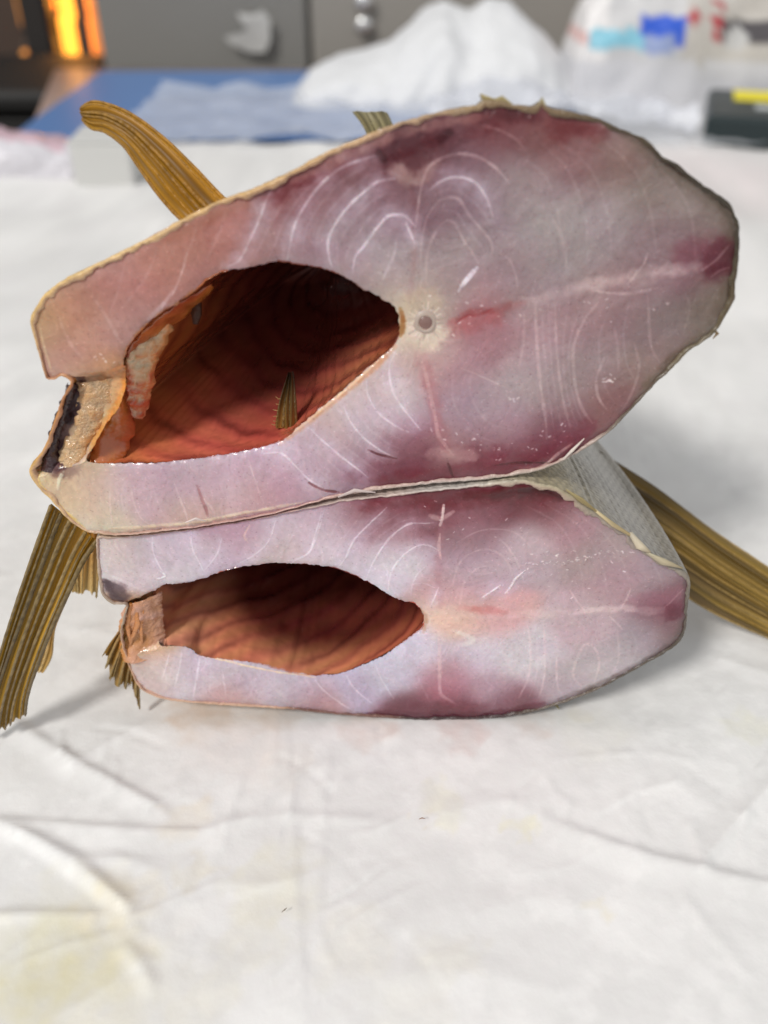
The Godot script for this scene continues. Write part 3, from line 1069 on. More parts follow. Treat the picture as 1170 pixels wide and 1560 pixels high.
func upper_piece() -> void:
	var made := piece("upper fish piece with the larger cut face and a dry scrap in its red cavity", Vector3(0.0027, 0.0888, 0.0120), 0.15708, "-88.8,31.3 -89.2,34.8 -89.7,38.9 -90,41.7 -90.4,45.9 -89,48.6 -85.4,52.7 -80.6,56 -74.6,58.8 -67,62.1 -58.7,66 -49.7,70.5 -40.9,74.5 -33,77.1 -24.5,80.6 -16.9,84.4 -9.3,87.5 -1.9,90.3 5.4,92.3 12.7,94 18.2,94.8 19.2,95.7 23.6,95.5 25.8,94.8 30.9,94.5 32.3,95.4 33.6,94.4 39.8,93.2 45.8,91.8 50.5,89.8 56.7,87.6 60.9,84 64.1,82.6 69.2,79.1 73.4,76.6 77.9,74 79.7,71.1 81.2,68.6 82.4,60.2 82.8,53.9 82.9,50.4 79.8,43.4 77.7,41.2 74,38.4 70.1,33.6 66.9,30.1 61.9,23.5 57.5,17.7 52.8,13.4 48.7,10.6 43.8,7.8 38.7,5.5 31.7,3.9 23,2.7 14.2,2 5.3,1 -3.6,-0.2 -9.8,-1.2 -15.2,-2.4 -21.5,-4 -28.8,-6.2 -36.1,-8.2 -45.2,-10 -54.5,-11.7 -65.5,-13.1 -74.8,-14.2 -81.1,-13.9 -85.9,-12.7 -90.3,-8.6 -92.8,-4.4 -96,0 -98,4.5 -96.4,8 -93.8,10.6 -91.3,14.7 -89.2,19 -85.5,26.2 -82.8,30.3 -84.6,31.8 -86.5,31.1", "-82.3,8.1 -77.2,7.4 -70.2,7.4 -61.4,7.6 -52.5,8.7 -43.6,10.2 -35.7,11.9 -29.5,14 -25,18.1 -18.8,23.2 -12.8,28.5 -7.7,33.2 -3.5,36.7 -0.2,40.1 1.1,43.4 0.9,47.5 -0.6,49.9 -3.1,51.4 -5.4,52.8 -8.3,53.9 -11.4,56.3 -14.6,57.6 -19.3,59 -24.7,59.9 -27.1,60.4 -31,59.9 -35.1,59 -39.8,58.4 -43.9,57.1 -48.2,53.9 -53.3,50.4 -58.5,47.5 -63,43.7 -65.8,40.9 -68.4,36.7 -69.4,31.5 -70,27.1 -72.5,22.1 -76.6,17.2 -80.1,11.6", "-98.9,3.7 -96.6,8.7 -93.1,14.7 -89.8,19.9 -86.2,27.1 -83.4,31 -80.7,31.8 -76.9,32.7 -72.6,33.4 -68.3,34.8 -68.5,30.6 -69.4,26.4 -72.1,21.4 -76.3,16.2 -80.9,10.6 -82.7,8 -85.7,7 -90.7,6 -94.7,3.7", "-86,47.5,178,138,102 -79.3,49.1,174,124,106 -81.1,37.5,174,130,120 -67.3,53.9,170,120,110 -65.4,44.2,166,124,120 -53.5,63.3,172,118,104 -47.9,57.1,166,116,110 -40.5,69.3,168,112,100 -34.7,64.8,164,118,112 -27.8,75.2,132,74,74 -28.4,64.8,154,122,126 -20,79.5,122,66,68 -20.6,66.3,152,126,132 -10.9,83.7,112,62,65 -9.6,72.3,150,124,132 -0.4,82.3,118,72,75 -1.9,75.2,138,106,115 -0.3,63.3,162,148,152 -6.6,55.5,158,134,134 5.7,78.1,118,77,85 5.8,70.8,128,96,102 7,87.2,98,48,54 13.1,82.3,122,88,96 14.9,75.2,142,120,128 13.8,63.3,152,134,136 6.1,57.1,158,142,142 23.1,91.3,112,52,56 26.8,79.5,147,127,131 36.4,89.9,124,66,66 36.9,85.1,132,98,98 34.7,75.2,152,138,138 49,83.7,136,108,104 49.1,69.3,150,136,136 62.2,75.2,134,118,112 67.9,67.8,138,126,124 76.9,69.3,120,104,96 62.5,61.8,137,113,115 70.2,62.5,132,90,98 39.1,60.2,150,135,136 48.1,49.1,152,122,124 57.6,50.7,145,116,118 32.4,44.2,160,130,134 20.9,45.9,165,108,108 28.5,53.9,152,130,132 16.3,37.5,162,130,138 33.3,30.6,160,144,144 49.7,34.1,150,130,130 64.7,45.9,130,113,113 78.8,49.1,122,106,98 66.4,34.1,136,114,108 55.9,23.5,127,88,88 42,27.1,150,128,130 42.9,17.2,128,86,94 27.5,16.2,152,118,126 27.1,23.5,158,136,144 16.9,23.5,162,138,147 9.8,34.1,166,126,127 -0.1,27.1,186,172,182 -6.9,19.9,188,174,182 -4.3,28.9,188,160,150 -17.3,16.2,186,158,156 -12.3,8.7,150,116,128 -0.1,14.4,150,112,124 3.5,8.7,122,70,80 7,4.5,112,55,65 15.6,10.6,150,110,112 28,7.8,114,58,68 43.5,10.6,112,50,62 -21,10.6,180,160,172 -28.3,2.9,172,138,148 -31.5,8.7,182,156,168 -44.2,2.9,180,153,162 -56.8,1,174,148,157 -71,1,180,153,158 -83.4,1,186,162,145 -90.9,-1.4,192,160,128 -81.6,-11.1,192,172,152 -54.2,-9,182,150,140 -35.8,-4,176,138,140 -77.7,27.1,184,154,122 -82.5,18.1,180,150,120 -85.8,10.6,176,146,118 -71.6,28.9,182,130,80 3.8,47.5,188,168,142 7.7,40.1,200,184,168 7.7,52.4,174,154,144 14.2,52.4,150,130,130 22.8,40.9,160,118,126", upper_strokes(), 4.0)
	var root: Node3D = made[0]
	var outer: PackedVector2Array = made[1]
	var hole: PackedVector2Array = made[2]
	put("skin", skin_mesh(outer, spots("-88.8,31.3,0.5 -90.4,45.9,1.4 -80.6,56,1.8 -58.7,66,1.7 -40.9,74.5,1.5 -24.5,80.6,1.5 -9.3,87.5,1.4 5.4,92.3,1.3 19.2,95.3,1.5 33.1,94.9,1.4 50.5,89.8,1 69.2,79.1,1 81.2,68.6,1.1 82.9,50.4,1.4 77.7,41.2,1.1 61.9,23.5,0.7 48.7,10.6,0.9 31.7,3.9,0.9 14.2,2,1 -3.6,-0.2,1 -17.9,-3,0.8 -25.1,-5,0.4 -45.2,-10,0.3 -74.8,-14.2,0.3 -85.9,-12.7,0.9 -92.8,-4.4,1.4 -98,4.5,1.6 -91.3,14.7,1 -82.8,30.3,0.7"), spots("-90.4,45.9,222,186,112 -80.6,56,222,186,118 -58.7,66,220,184,120 -40.9,74.5,208,166,96 -24.5,80.6,204,164,100 -9.3,87.5,196,158,108 5.4,92.3,176,146,112 19.2,95.3,150,128,92 33.1,94.6,130,110,84 50.5,89.8,84,72,56 69.2,79.1,66,58,46 81.2,68.6,64,58,46 82.9,50.4,90,78,58 77.7,41.2,110,98,76 61.9,23.5,96,84,72 48.7,10.6,170,160,150 31.7,3.9,190,180,168 14.2,2,196,188,182 -3.6,-0.2,196,180,168 -21.5,-4,190,150,142 -45.2,-10,188,146,140 -74.8,-14.2,205,170,150 -85.9,-12.7,214,180,128 -92.8,-4.4,220,184,120 -98,4.5,222,184,100 -91.3,14.7,204,140,66 -82.8,30.3,196,130,62"), 175.0, Vector2(5, 12), Vector2(0.22, 0.2), Vector2(0, 15), 1.15), skin_mat(2), root)
	var wall: PackedVector2Array = made[3]
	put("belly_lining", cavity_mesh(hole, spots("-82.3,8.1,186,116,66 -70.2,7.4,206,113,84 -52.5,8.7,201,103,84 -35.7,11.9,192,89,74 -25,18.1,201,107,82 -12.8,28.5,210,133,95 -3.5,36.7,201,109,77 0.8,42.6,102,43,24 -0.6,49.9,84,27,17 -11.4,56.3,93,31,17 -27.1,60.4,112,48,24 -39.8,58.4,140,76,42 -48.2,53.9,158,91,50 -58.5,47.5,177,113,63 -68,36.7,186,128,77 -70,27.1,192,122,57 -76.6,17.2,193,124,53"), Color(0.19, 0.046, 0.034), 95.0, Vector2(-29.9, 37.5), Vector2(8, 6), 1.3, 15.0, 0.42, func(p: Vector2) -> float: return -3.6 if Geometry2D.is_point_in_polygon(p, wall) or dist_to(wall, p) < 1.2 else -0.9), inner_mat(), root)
	# backbone: cut vertebra with its pit
	var bone := tinted(0.4)
	var v := lathe(PackedVector2Array([Vector2(0.0040, -0.0012), Vector2(0.0030, -0.0004), Vector2(0.0025, -0.0002), Vector2(0.0021, 0.0), Vector2(0.0018, -0.0001), Vector2(0.0016, -0.0005), Vector2(0.0006, -0.0004), Vector2(0.0001, -0.0004)]), 26)
	var bm := mat(c8(192, 168, 156), 0.42)
	bm.subsurf_scatter_enabled = true
	bm.subsurf_scatter_strength = 0.2
	var vb := put("vertebra", v, bm, root)
	vb.rotation.x = PI / 2
	vb.position = Vector3(0.0076, 0.0455, -0.0000) + Vector3(0, 0, 0.0002)
	var drop := SphereMesh.new()
	drop.radius = 0.0017
	drop.height = 0.0010
	drop.radial_segments = 20
	drop.rings = 10
	var jelly := put("marrow", drop, mat(c8(138, 110, 104), 0.2), vb)
	jelly.position = Vector3(0, -0.0004, 0)
	# cut belly wall: fat, dark clot, amber lining, and membranes hanging in front of it
	var out := Vector3(0, 0, 1)
	var wet := tinted(0.2)
	wet.clearcoat_enabled = true
	wet.clearcoat = 0.8
	wet.clearcoat_roughness = 0.05
	wet.subsurf_scatter_enabled = true
	wet.subsurf_scatter_strength = 0.1
	relief(wet, noise_tex(0.05, 256, FastNoiseLite.TYPE_SIMPLEX_SMOOTH, 3, 6), 0.05, 110.0)
	var slick := wet.duplicate()
	relief(slick, noise_tex(0.02, 256, FastNoiseLite.TYPE_SIMPLEX_SMOOTH, 3, 16), 0.06, 40.0)
	put("belly_fat", patch(v3([Vector3(-0.0841, 0.0286, -0.0060), Vector3(-0.0848, 0.0228, -0.0060), Vector3(-0.0878, 0.0161, -0.0060), Vector3(-0.0908, 0.0092, -0.0050), Vector3(-0.0913, 0.0062, -0.0030)]), v3([Vector3(-0.0711, 0.0304, -0.0060), Vector3(-0.0730, 0.0243, -0.0060), Vector3(-0.0766, 0.0183, -0.0060), Vector3(-0.0808, 0.0127, -0.0050), Vector3(-0.0831, 0.0066, -0.0030)]), out, 0.0030, 0.0011, 17000.0, lin(222, 190, 152), lin(206, 156, 104)), wet, root)
	put("blood_clot", patch(v3([Vector3(-0.0855, 0.0286, -0.0050), Vector3(-0.0881, 0.0231, -0.0050), Vector3(-0.0913, 0.0169, -0.0050), Vector3(-0.0941, 0.0104, -0.0040), Vector3(-0.0954, 0.0051, -0.0020)]), v3([Vector3(-0.0822, 0.0289, -0.0050), Vector3(-0.0847, 0.0231, -0.0050), Vector3(-0.0878, 0.0165, -0.0050), Vector3(-0.0905, 0.0101, -0.0040), Vector3(-0.0898, 0.0047, -0.0020)]), out, 0.0022, 0.0007, 9000.0, lin(62, 24, 30), lin(46, 14, 22)), wet, root)
	put("amber_lining", patch(v3([Vector3(-0.0722, 0.0315, -0.0080), Vector3(-0.0736, 0.0235, -0.0080), Vector3(-0.0769, 0.0176, -0.0080), Vector3(-0.0809, 0.0123, -0.0070), Vector3(-0.0838, 0.0064, -0.0040)]), v3([Vector3(-0.0696, 0.0307, -0.0130), Vector3(-0.0710, 0.0206, -0.0130), Vector3(-0.0717, 0.0133, -0.0120), Vector3(-0.0731, 0.0079, -0.0090), Vector3(-0.0739, 0.0060, -0.0040)]), out, 0.0014, 0.0006, 5000.0, lin(196, 128, 58), lin(176, 92, 52)), slick, root)
	put("membrane", patch(v3([Vector3(-0.0597, 0.0449, -0.0100), Vector3(-0.0648, 0.0413, -0.0080), Vector3(-0.0684, 0.0366, -0.0060), Vector3(-0.0707, 0.0301, -0.0070), Vector3(-0.0716, 0.0243, -0.0080), Vector3(-0.0723, 0.0183, -0.0090)]), v3([Vector3(-0.0567, 0.0407, -0.0130), Vector3(-0.0597, 0.0367, -0.0120), Vector3(-0.0628, 0.0320, -0.0110), Vector3(-0.0646, 0.0254, -0.0110), Vector3(-0.0660, 0.0206, -0.0120), Vector3(-0.0675, 0.0153, -0.0120)]), out, 0.0016, 0.0013, 14000.0, lin(230, 208, 172), lin(206, 150, 96), true, lin(176, 84, 56)), slick, root)
	put("membrane", patch(v3([Vector3(-0.0461, 0.0547, -0.0050), Vector3(-0.0545, 0.0492, -0.0050), Vector3(-0.0613, 0.0445, -0.0050), Vector3(-0.0673, 0.0391, -0.0050), Vector3(-0.0709, 0.0325, -0.0050)]), v3([Vector3(-0.0456, 0.0512, -0.0120), Vector3(-0.0534, 0.0444, -0.0120), Vector3(-0.0600, 0.0399, -0.0120), Vector3(-0.0657, 0.0342, -0.0110), Vector3(-0.0697, 0.0290, -0.0090)]), out, 0.0010, 0.0006, 6000.0, lin(150, 70, 34), lin(176, 110, 50), true), slick, root)
	# ragged bits along the rim
	var fleck := tinted(0.5)
	for s in [[Vector3(0.0198, 0.0948, -0.0010), Vector3(0.0191, 0.0960, -0.0010), Vector3(0.0219, 0.0957, -0.0020), 0.0013, lin(170, 155, 110)], [Vector3(0.0218, 0.0956, -0.0010), Vector3(0.0235, 0.0956, -0.0010), Vector3(0.0259, 0.0947, -0.0010), 0.0012, lin(160, 145, 100)], [Vector3(0.0314, 0.0942, -0.0000), Vector3(0.0325, 0.0955, -0.0010), Vector3(0.0334, 0.0942, -0.0000), 0.0010, lin(150, 140, 105)], [Vector3(0.0446, 0.0083, -0.0000), Vector3(0.0470, 0.0118, 0.0010), Vector3(0.0498, 0.0152, 0.0010), 0.0006, lin(225, 215, 205)], [Vector3(0.0794, 0.0439, -0.0000), Vector3(0.0803, 0.0429, 0.0000), Vector3(0.0794, 0.0416, -0.0000), 0.0006, lin(120, 100, 70)], [Vector3(-0.0573, -0.0097, 0.0010), Vector3(-0.0541, -0.0080, 0.0020), Vector3(-0.0515, -0.0093, 0.0010), 0.0005, lin(220, 205, 200)], [Vector3(-0.0152, -0.0024, 0.0000), Vector3(-0.0106, 0.0006, 0.0020), Vector3(-0.0050, -0.0005, 0.0010), 0.0007, lin(206, 190, 186)]]:
		put("shred", tube(v3([s[0], s[1], s[2]]), s[3], s[3] * 0.6, Vector3(0, 0, 1), 0.5, [s[4], s[4]], 0.3), fleck, root)
	# fins
	root.set_meta("world_parts", 1)
	var olive := [lin(206, 156, 44), lin(176, 140, 60), lin(140, 108, 40)]
	fin(root, "long_fin", v3([Vector3(-0.0950, 0.0797, 0.0050), Vector3(-0.0997, 0.0689, 0.0110), Vector3(-0.1058, 0.0555, 0.0170), Vector3(-0.1137, 0.0384, 0.0210), Vector3(-0.1237, 0.0157, 0.0250), Vector3(-0.1286, 0.0025, 0.0280)]), v3([Vector3(-0.0859, 0.0630, 0.0010), Vector3(-0.0897, 0.0588, 0.0060), Vector3(-0.0944, 0.0504, 0.0120), Vector3(-0.0996, 0.0407, 0.0170), Vector3(-0.1060, 0.0274, 0.0210), Vector3(-0.1100, 0.0177, 0.0230), Vector3(-0.1127, 0.0080, 0.0235)]), 7, 0.0007, 0.0010, 0.08, olive, [lin(140, 118, 74), lin(118, 102, 76)], film_mat(), ray_mat(), 60)
	fin(root, "torn_fin", v3([Vector3(-0.0957, 0.0621, -0.0040), Vector3(-0.0977, 0.0501, -0.0030), Vector3(-0.0996, 0.0369, -0.0020)]), v3([Vector3(-0.0852, 0.0631, -0.0040), Vector3(-0.0884, 0.0501, -0.0030), Vector3(-0.0916, 0.0364, -0.0020)]), 4, 0.0005, 0.0008, 0.22, [lin(196, 132, 40), lin(214, 190, 130)], [lin(190, 128, 40), lin(206, 180, 120)], film_mat(), ray_mat(), 24)
	fin(root, "torn_fin", v3([Vector3(-0.0972, 0.0481, 0.0040), Vector3(-0.1045, 0.0337, 0.0090), Vector3(-0.1118, 0.0171, 0.0120)]), v3([Vector3(-0.0942, 0.0481, 0.0040), Vector3(-0.1013, 0.0351, 0.0090), Vector3(-0.1043, 0.0243, 0.0110), Vector3(-0.1093, 0.0165, 0.0120)]), 2, 0.0005, 0.0005, 0.15, [lin(200, 150, 70), lin(214, 180, 110)], [lin(190, 140, 60), lin(220, 190, 130)], film_mat(), ray_mat(), 24)
	fin(root, "tail_fin", v3([Vector3(-0.0421, 0.1337, -0.0750), Vector3(-0.0497, 0.1384, -0.0800), Vector3(-0.0599, 0.1479, -0.0850), Vector3(-0.0693, 0.1554, -0.0900), Vector3(-0.0799, 0.1614, -0.0950), Vector3(-0.0886, 0.1640, -0.0980), Vector3(-0.0944, 0.1642, -0.1000), Vector3(-0.0987, 0.1616, -0.1000)]), v3([Vector3(-0.0606, 0.1284, -0.0750), Vector3(-0.0680, 0.1342, -0.0800), Vector3(-0.0735, 0.1403, -0.0820), Vector3(-0.0783, 0.1462, -0.0850), Vector3(-0.0833, 0.1527, -0.0880), Vector3(-0.0896, 0.1560, -0.0920), Vector3(-0.0946, 0.1563, -0.0950), Vector3(-0.0983, 0.1588, -0.0980)]), 5, 0.0007, 0.0006, 0.02, [lin(190, 136, 26), lin(172, 128, 40), lin(150, 104, 20)], [lin(164, 114, 22), lin(150, 112, 36)], film_mat(), ray_mat(), 40)
	fin(root, "fin_tip", v3([Vector3(-0.0043, 0.1461, -0.1100), Vector3(-0.0074, 0.1537, -0.1120), Vector3(-0.0107, 0.1583, -0.1140)]), v3([Vector3(0.0061, 0.1461, -0.1100), Vector3(0.0034, 0.1537, -0.1120), Vector3(0.0011, 0.1579, -0.1140)]), 3, 0.0006, 0.0006, 0.06, [lin(150, 140, 100), lin(140, 134, 104)], [lin(140, 130, 90), lin(120, 114, 84)], film_mat(), ray_mat(), 20)

func ray_mat() -> StandardMaterial3D:
	var m := tinted(0.5)
	relief(m, noise_tex(0.05, 256, FastNoiseLite.TYPE_SIMPLEX_SMOOTH, 3, 12), 0.04, 60.0)
	return m

func lower_piece() -> void:
	var made := piece("lower fish piece lying flat on the paper under the larger one", Vector3(0.0032, 0.0004, 0.0153), 0.03491, "-83.7,72.7 -85.2,65.4 -86,58.2 -86.1,52.1 -83.9,48.4 -79.7,47.9 -81.2,43.3 -83.3,36.7 -83.5,31.4 -83.1,26.5 -82.5,20.3 -81.3,14.6 -77.8,10.5 -71.8,8.1 -63.5,7 -53,5.8 -42.5,4.9 -29.8,3.4 -17.1,1.5 -4.3,0.3 8.6,-0.9 21.5,-0.9 34.3,0.3 42.6,2.4 49.9,4.9 56.9,8.4 64.7,13.1 72.2,18.9 78.5,24.5 82.9,28.1 87,33.3 88,38.6 87,47.1 86.1,55.8 84,59.9 78.7,62.8 74.5,65.6 69,70.2 63.7,74.8 58.6,78.8 53.5,82.5 48.6,86.1 43.8,88.9 38.4,90.4 33,91.4 26,90.6 17.2,89.3 6.6,88 -0.5,87 -7.7,85.9 -14.9,84.9 -22.1,82.9 -29.4,81.4 -36.8,79.4 -46,77.4 -55.4,75.7 -64.7,74.3 -74.1,73 -79.7,72.7", "-70.7,52.1 -67.4,55.1 -59.6,56.3 -51.6,59.2 -43.8,61.6 -36.2,63 -30.5,62.8 -24.9,62.3 -18.3,61.1 -11.8,58.2 -5.1,54.1 -0.3,50.4 2.6,49.1 6.5,47.1 8.6,43.3 8.3,38.1 5.8,35.4 1.8,31.4 -5.3,25.9 -11.4,22.3 -16.6,19.5 -24.9,18.3 -31.1,18.9 -37.1,21.2 -45.1,24 -52.2,25.1 -60.1,26.7 -62.8,30 -68.3,30.9 -73.1,31.4 -73.7,38.1 -72.4,45.8", "-87.8,48.1 -80,48.1 -70.4,52.9 -70.8,47.1 -72.5,38.1 -72.4,30.6 -78.8,28.4 -84.5,25.6 -85.6,31.4 -84,40.7", "-80.9,65.4,188,170,172 -81.8,71.1,190,172,158 -70.4,60.6,184,168,170 -60.3,65.4,186,170,180 -69.4,67.7,176,155,165 -47,67.7,182,160,172 -46.4,74.1,168,130,142 -31.8,72.3,182,158,170 -32.2,65.4,186,164,160 -15.3,70,190,174,182 -18.7,76.8,172,145,155 -0.5,76.8,146,100,110 -0.4,65.4,190,177,184 -7.8,79,152,108,118 10.3,83.3,106,50,58 -4.1,82.3,120,62,70 28.1,85.1,98,36,44 42.6,84.2,118,58,66 21.6,74.5,152,118,126 22.3,60.6,168,143,152 21.3,79,135,85,95 36.6,70,172,150,155 50.6,76.8,158,124,128 61.1,67.7,156,134,134 75.3,60.6,152,132,136 81.8,45.8,124,70,84 86.7,38.1,110,86,84 66.6,55.8,160,128,134 59,40.7,174,150,154 75.7,35.4,150,136,140 65.2,24.5,166,152,155 53.9,16,165,148,152 40.4,27.3,182,170,174 26.2,27.3,182,170,178 27.2,43.3,192,150,148 17.4,43.3,202,168,148 17,52.1,180,140,145 7.9,30,184,174,184 -0.1,18.9,178,168,180 -10.5,13.1,168,153,170 16.4,18.9,170,124,134 16.7,10.2,140,80,92 21.3,3,104,50,62 4.3,2.4,108,58,68 38.2,4.9,118,72,82 29.2,13.1,170,140,150 -29.4,11.7,172,157,168 -45.8,16,175,158,168 -62.1,18.9,182,166,174 -76.1,21.7,190,174,174 -80.2,18.9,185,155,148 -52.8,7.9,178,138,136 -25.5,4.9,160,115,115 -76.3,40.7,172,122,82 -79.7,31.4,176,130,90 84.7,50.9,120,85,90", lower_strokes(), 5.0)
	var root: Node3D = made[0]
	var outer: PackedVector2Array = made[1]
	var hole: PackedVector2Array = made[2]
	put("skin", skin_mesh(outer, spots("-83.7,72.7,0.8 -86,58.2,1.2 -83.9,48.4,0.8 -79.7,47.9,0.5 -83.1,26.5,0.5 -77.8,10.5,0.8 -53,5.8,0.8 -17.1,1.5,0.7 21.5,-0.9,0.8 56.9,8.4,0.7 78.5,24.5,0.8 87,47.1,0.9 86.1,55.8,1 84,59.9,1.6 74.5,65.6,2.2 63.7,74.8,2.2 53.5,82.5,2.2 43.8,88.9,2 33,90.6,1.6 17.2,88,0.7 -7.7,84.4,0.6 -22.1,82.3,0.3 -46,77.4,0.25 -74.1,73,0.3"), spots("-83.7,72.7,196,176,150 -86,58.2,190,176,150 -83.9,48.4,150,140,120 -83.1,26.5,214,168,120 -77.8,10.5,214,170,130 -53,5.8,206,166,122 -17.1,1.5,120,86,76 21.5,-0.9,70,52,52 56.9,8.4,92,78,66 78.5,24.5,84,74,64 87,47.1,84,76,68 86.1,55.8,110,102,90 84,59.9,158,152,138 74.5,65.6,148,144,136 63.7,74.8,146,142,134 53.5,82.5,150,144,128 43.8,88.9,176,164,132 33,90.6,186,176,156 17.2,88,200,192,186 -7.7,84.4,196,178,170 -46,77.4,188,150,146 -74.1,73,196,166,156"), 190.0, Vector2(10, 0), Vector2(0.6, 0.75), Vector2(0, 0), 1.6), skin_mat(3), root)
	var wall: PackedVector2Array = made[3]
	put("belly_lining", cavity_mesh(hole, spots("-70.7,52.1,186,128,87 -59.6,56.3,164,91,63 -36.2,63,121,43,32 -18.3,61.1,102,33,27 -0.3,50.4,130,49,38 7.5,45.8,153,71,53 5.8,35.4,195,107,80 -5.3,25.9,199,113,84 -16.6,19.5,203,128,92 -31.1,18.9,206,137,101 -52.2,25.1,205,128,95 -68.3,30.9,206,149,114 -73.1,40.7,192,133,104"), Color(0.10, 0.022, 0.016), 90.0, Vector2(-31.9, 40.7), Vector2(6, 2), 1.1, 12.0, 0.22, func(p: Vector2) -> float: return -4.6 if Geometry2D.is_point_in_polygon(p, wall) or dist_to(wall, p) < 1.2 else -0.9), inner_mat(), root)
	var fleck := tinted(0.5)
	var cream := lin(206, 190, 150)
	for s in [[Vector3(0.0542, 0.0827, 0.0010), Vector3(0.0600, 0.0782, 0.0020), Vector3(0.0664, 0.0734, 0.0010), 0.0012, cream], [Vector3(0.0653, 0.0748, 0.0010), Vector3(0.0684, 0.0710, 0.0020), Vector3(0.0719, 0.0680, 0.0010), 0.0014, lin(222, 212, 190)], [Vector3(0.0710, 0.0680, 0.0010), Vector3(0.0758, 0.0655, 0.0020), Vector3(0.0823, 0.0624, 0.0010), 0.0010, lin(196, 186, 160)], [Vector3(0.0458, 0.0891, 0.0010), Vector3(0.0500, 0.0864, 0.0020), Vector3(0.0562, 0.0810, 0.0010), 0.0010, lin(180, 165, 120)]]:
		put("shred", tube(v3([s[0], s[1], s[2]]), s[3], s[3] * 0.7, Vector3(0, 0, 1), 0.5, [s[4], Color(s[4].r * 0.55, s[4].g * 0.5, s[4].b * 0.42)], 0.9), fleck, root)
	var strand := tinted(0.3)
	strand.clearcoat_enabled = true
	relief(strand, noise_tex(0.03, 256, FastNoiseLite.TYPE_SIMPLEX_SMOOTH, 3, 26), 0.06, 60.0)
	put("belly_fat", patch(v3([Vector3(-0.0805, 0.0469, -0.0030), Vector3(-0.0832, 0.0402, -0.0030), Vector3(-0.0854, 0.0322, -0.0030), Vector3(-0.0845, 0.0247, -0.0010)]), v3([Vector3(-0.0697, 0.0501, -0.0040), Vector3(-0.0705, 0.0429, -0.0050), Vector3(-0.0714, 0.0336, -0.0050), Vector3(-0.0703, 0.0267, -0.0030)]), Vector3(0, 0, 1), 0.0022, 0.0013, 9000.0, lin(200, 132, 56), lin(186, 140, 122)), strand, root)
	for s in [[Vector3(-0.0785, 0.0478, -0.0010), Vector3(-0.0812, 0.0381, -0.0015), Vector3(-0.0813, 0.0259, -0.0015)], [Vector3(-0.0772, 0.0481, -0.0012), Vector3(-0.0777, 0.0396, -0.0012), Vector3(-0.0832, 0.0270, -0.0015)], [Vector3(-0.0746, 0.0482, -0.0020), Vector3(-0.0773, 0.0378, -0.0018), Vector3(-0.0782, 0.0271, -0.0020)]]:
		put("fibre", tube(v3([s[0], s[1], s[2]]), 0.0013, 0.0005, Vector3(0, 0, 1), 0.5, [lin(196, 120, 46), lin(176, 124, 84)], 0.9), strand, root)
	root.set_meta("world_parts", 1)
	fin(root, "back_fin", v3([Vector3(0.0747, 0.0577, -0.0580), Vector3(0.0818, 0.0540, -0.0560), Vector3(0.0982, 0.0453, -0.0500), Vector3(0.1175, 0.0342, -0.0400), Vector3(0.1347, 0.0262, -0.0300), Vector3(0.1573, 0.0139, -0.0200)]), v3([Vector3(0.0774, 0.0395, -0.0300), Vector3(0.0904, 0.0306, -0.0260), Vector3(0.1054, 0.0210, -0.0220), Vector3(0.1168, 0.0133, -0.0210), Vector3(0.1270, 0.0080, -0.0200), Vector3(0.1374, 0.0035, -0.0180), Vector3(0.1545, 0.0024, -0.0050)]), 10, 0.0007, 0.0016, 0.03, [lin(128, 102, 56), lin(192, 162, 88), lin(92, 72, 44)], [lin(124, 98, 58), lin(172, 146, 88)], film_mat(), ray_mat(), 60)
	fin(root, "ragged_fin", v3([Vector3(-0.0746, 0.0469, 0.0105), Vector3(-0.0787, 0.0404, 0.0115), Vector3(-0.0847, 0.0320, 0.0125), Vector3(-0.0905, 0.0216, 0.0135)]), v3([Vector3(-0.0698, 0.0425, 0.0085), Vector3(-0.0763, 0.0256, 0.0095), Vector3(-0.0791, 0.0123, 0.0115), Vector3(-0.0801, 0.0007, 0.0134)]), 8, 0.0006, 0.0014, 0.27, [lin(196, 130, 60), lin(150, 122, 60)], [lin(190, 132, 66), lin(150, 130, 84)], film_mat(), ray_mat(), 36)

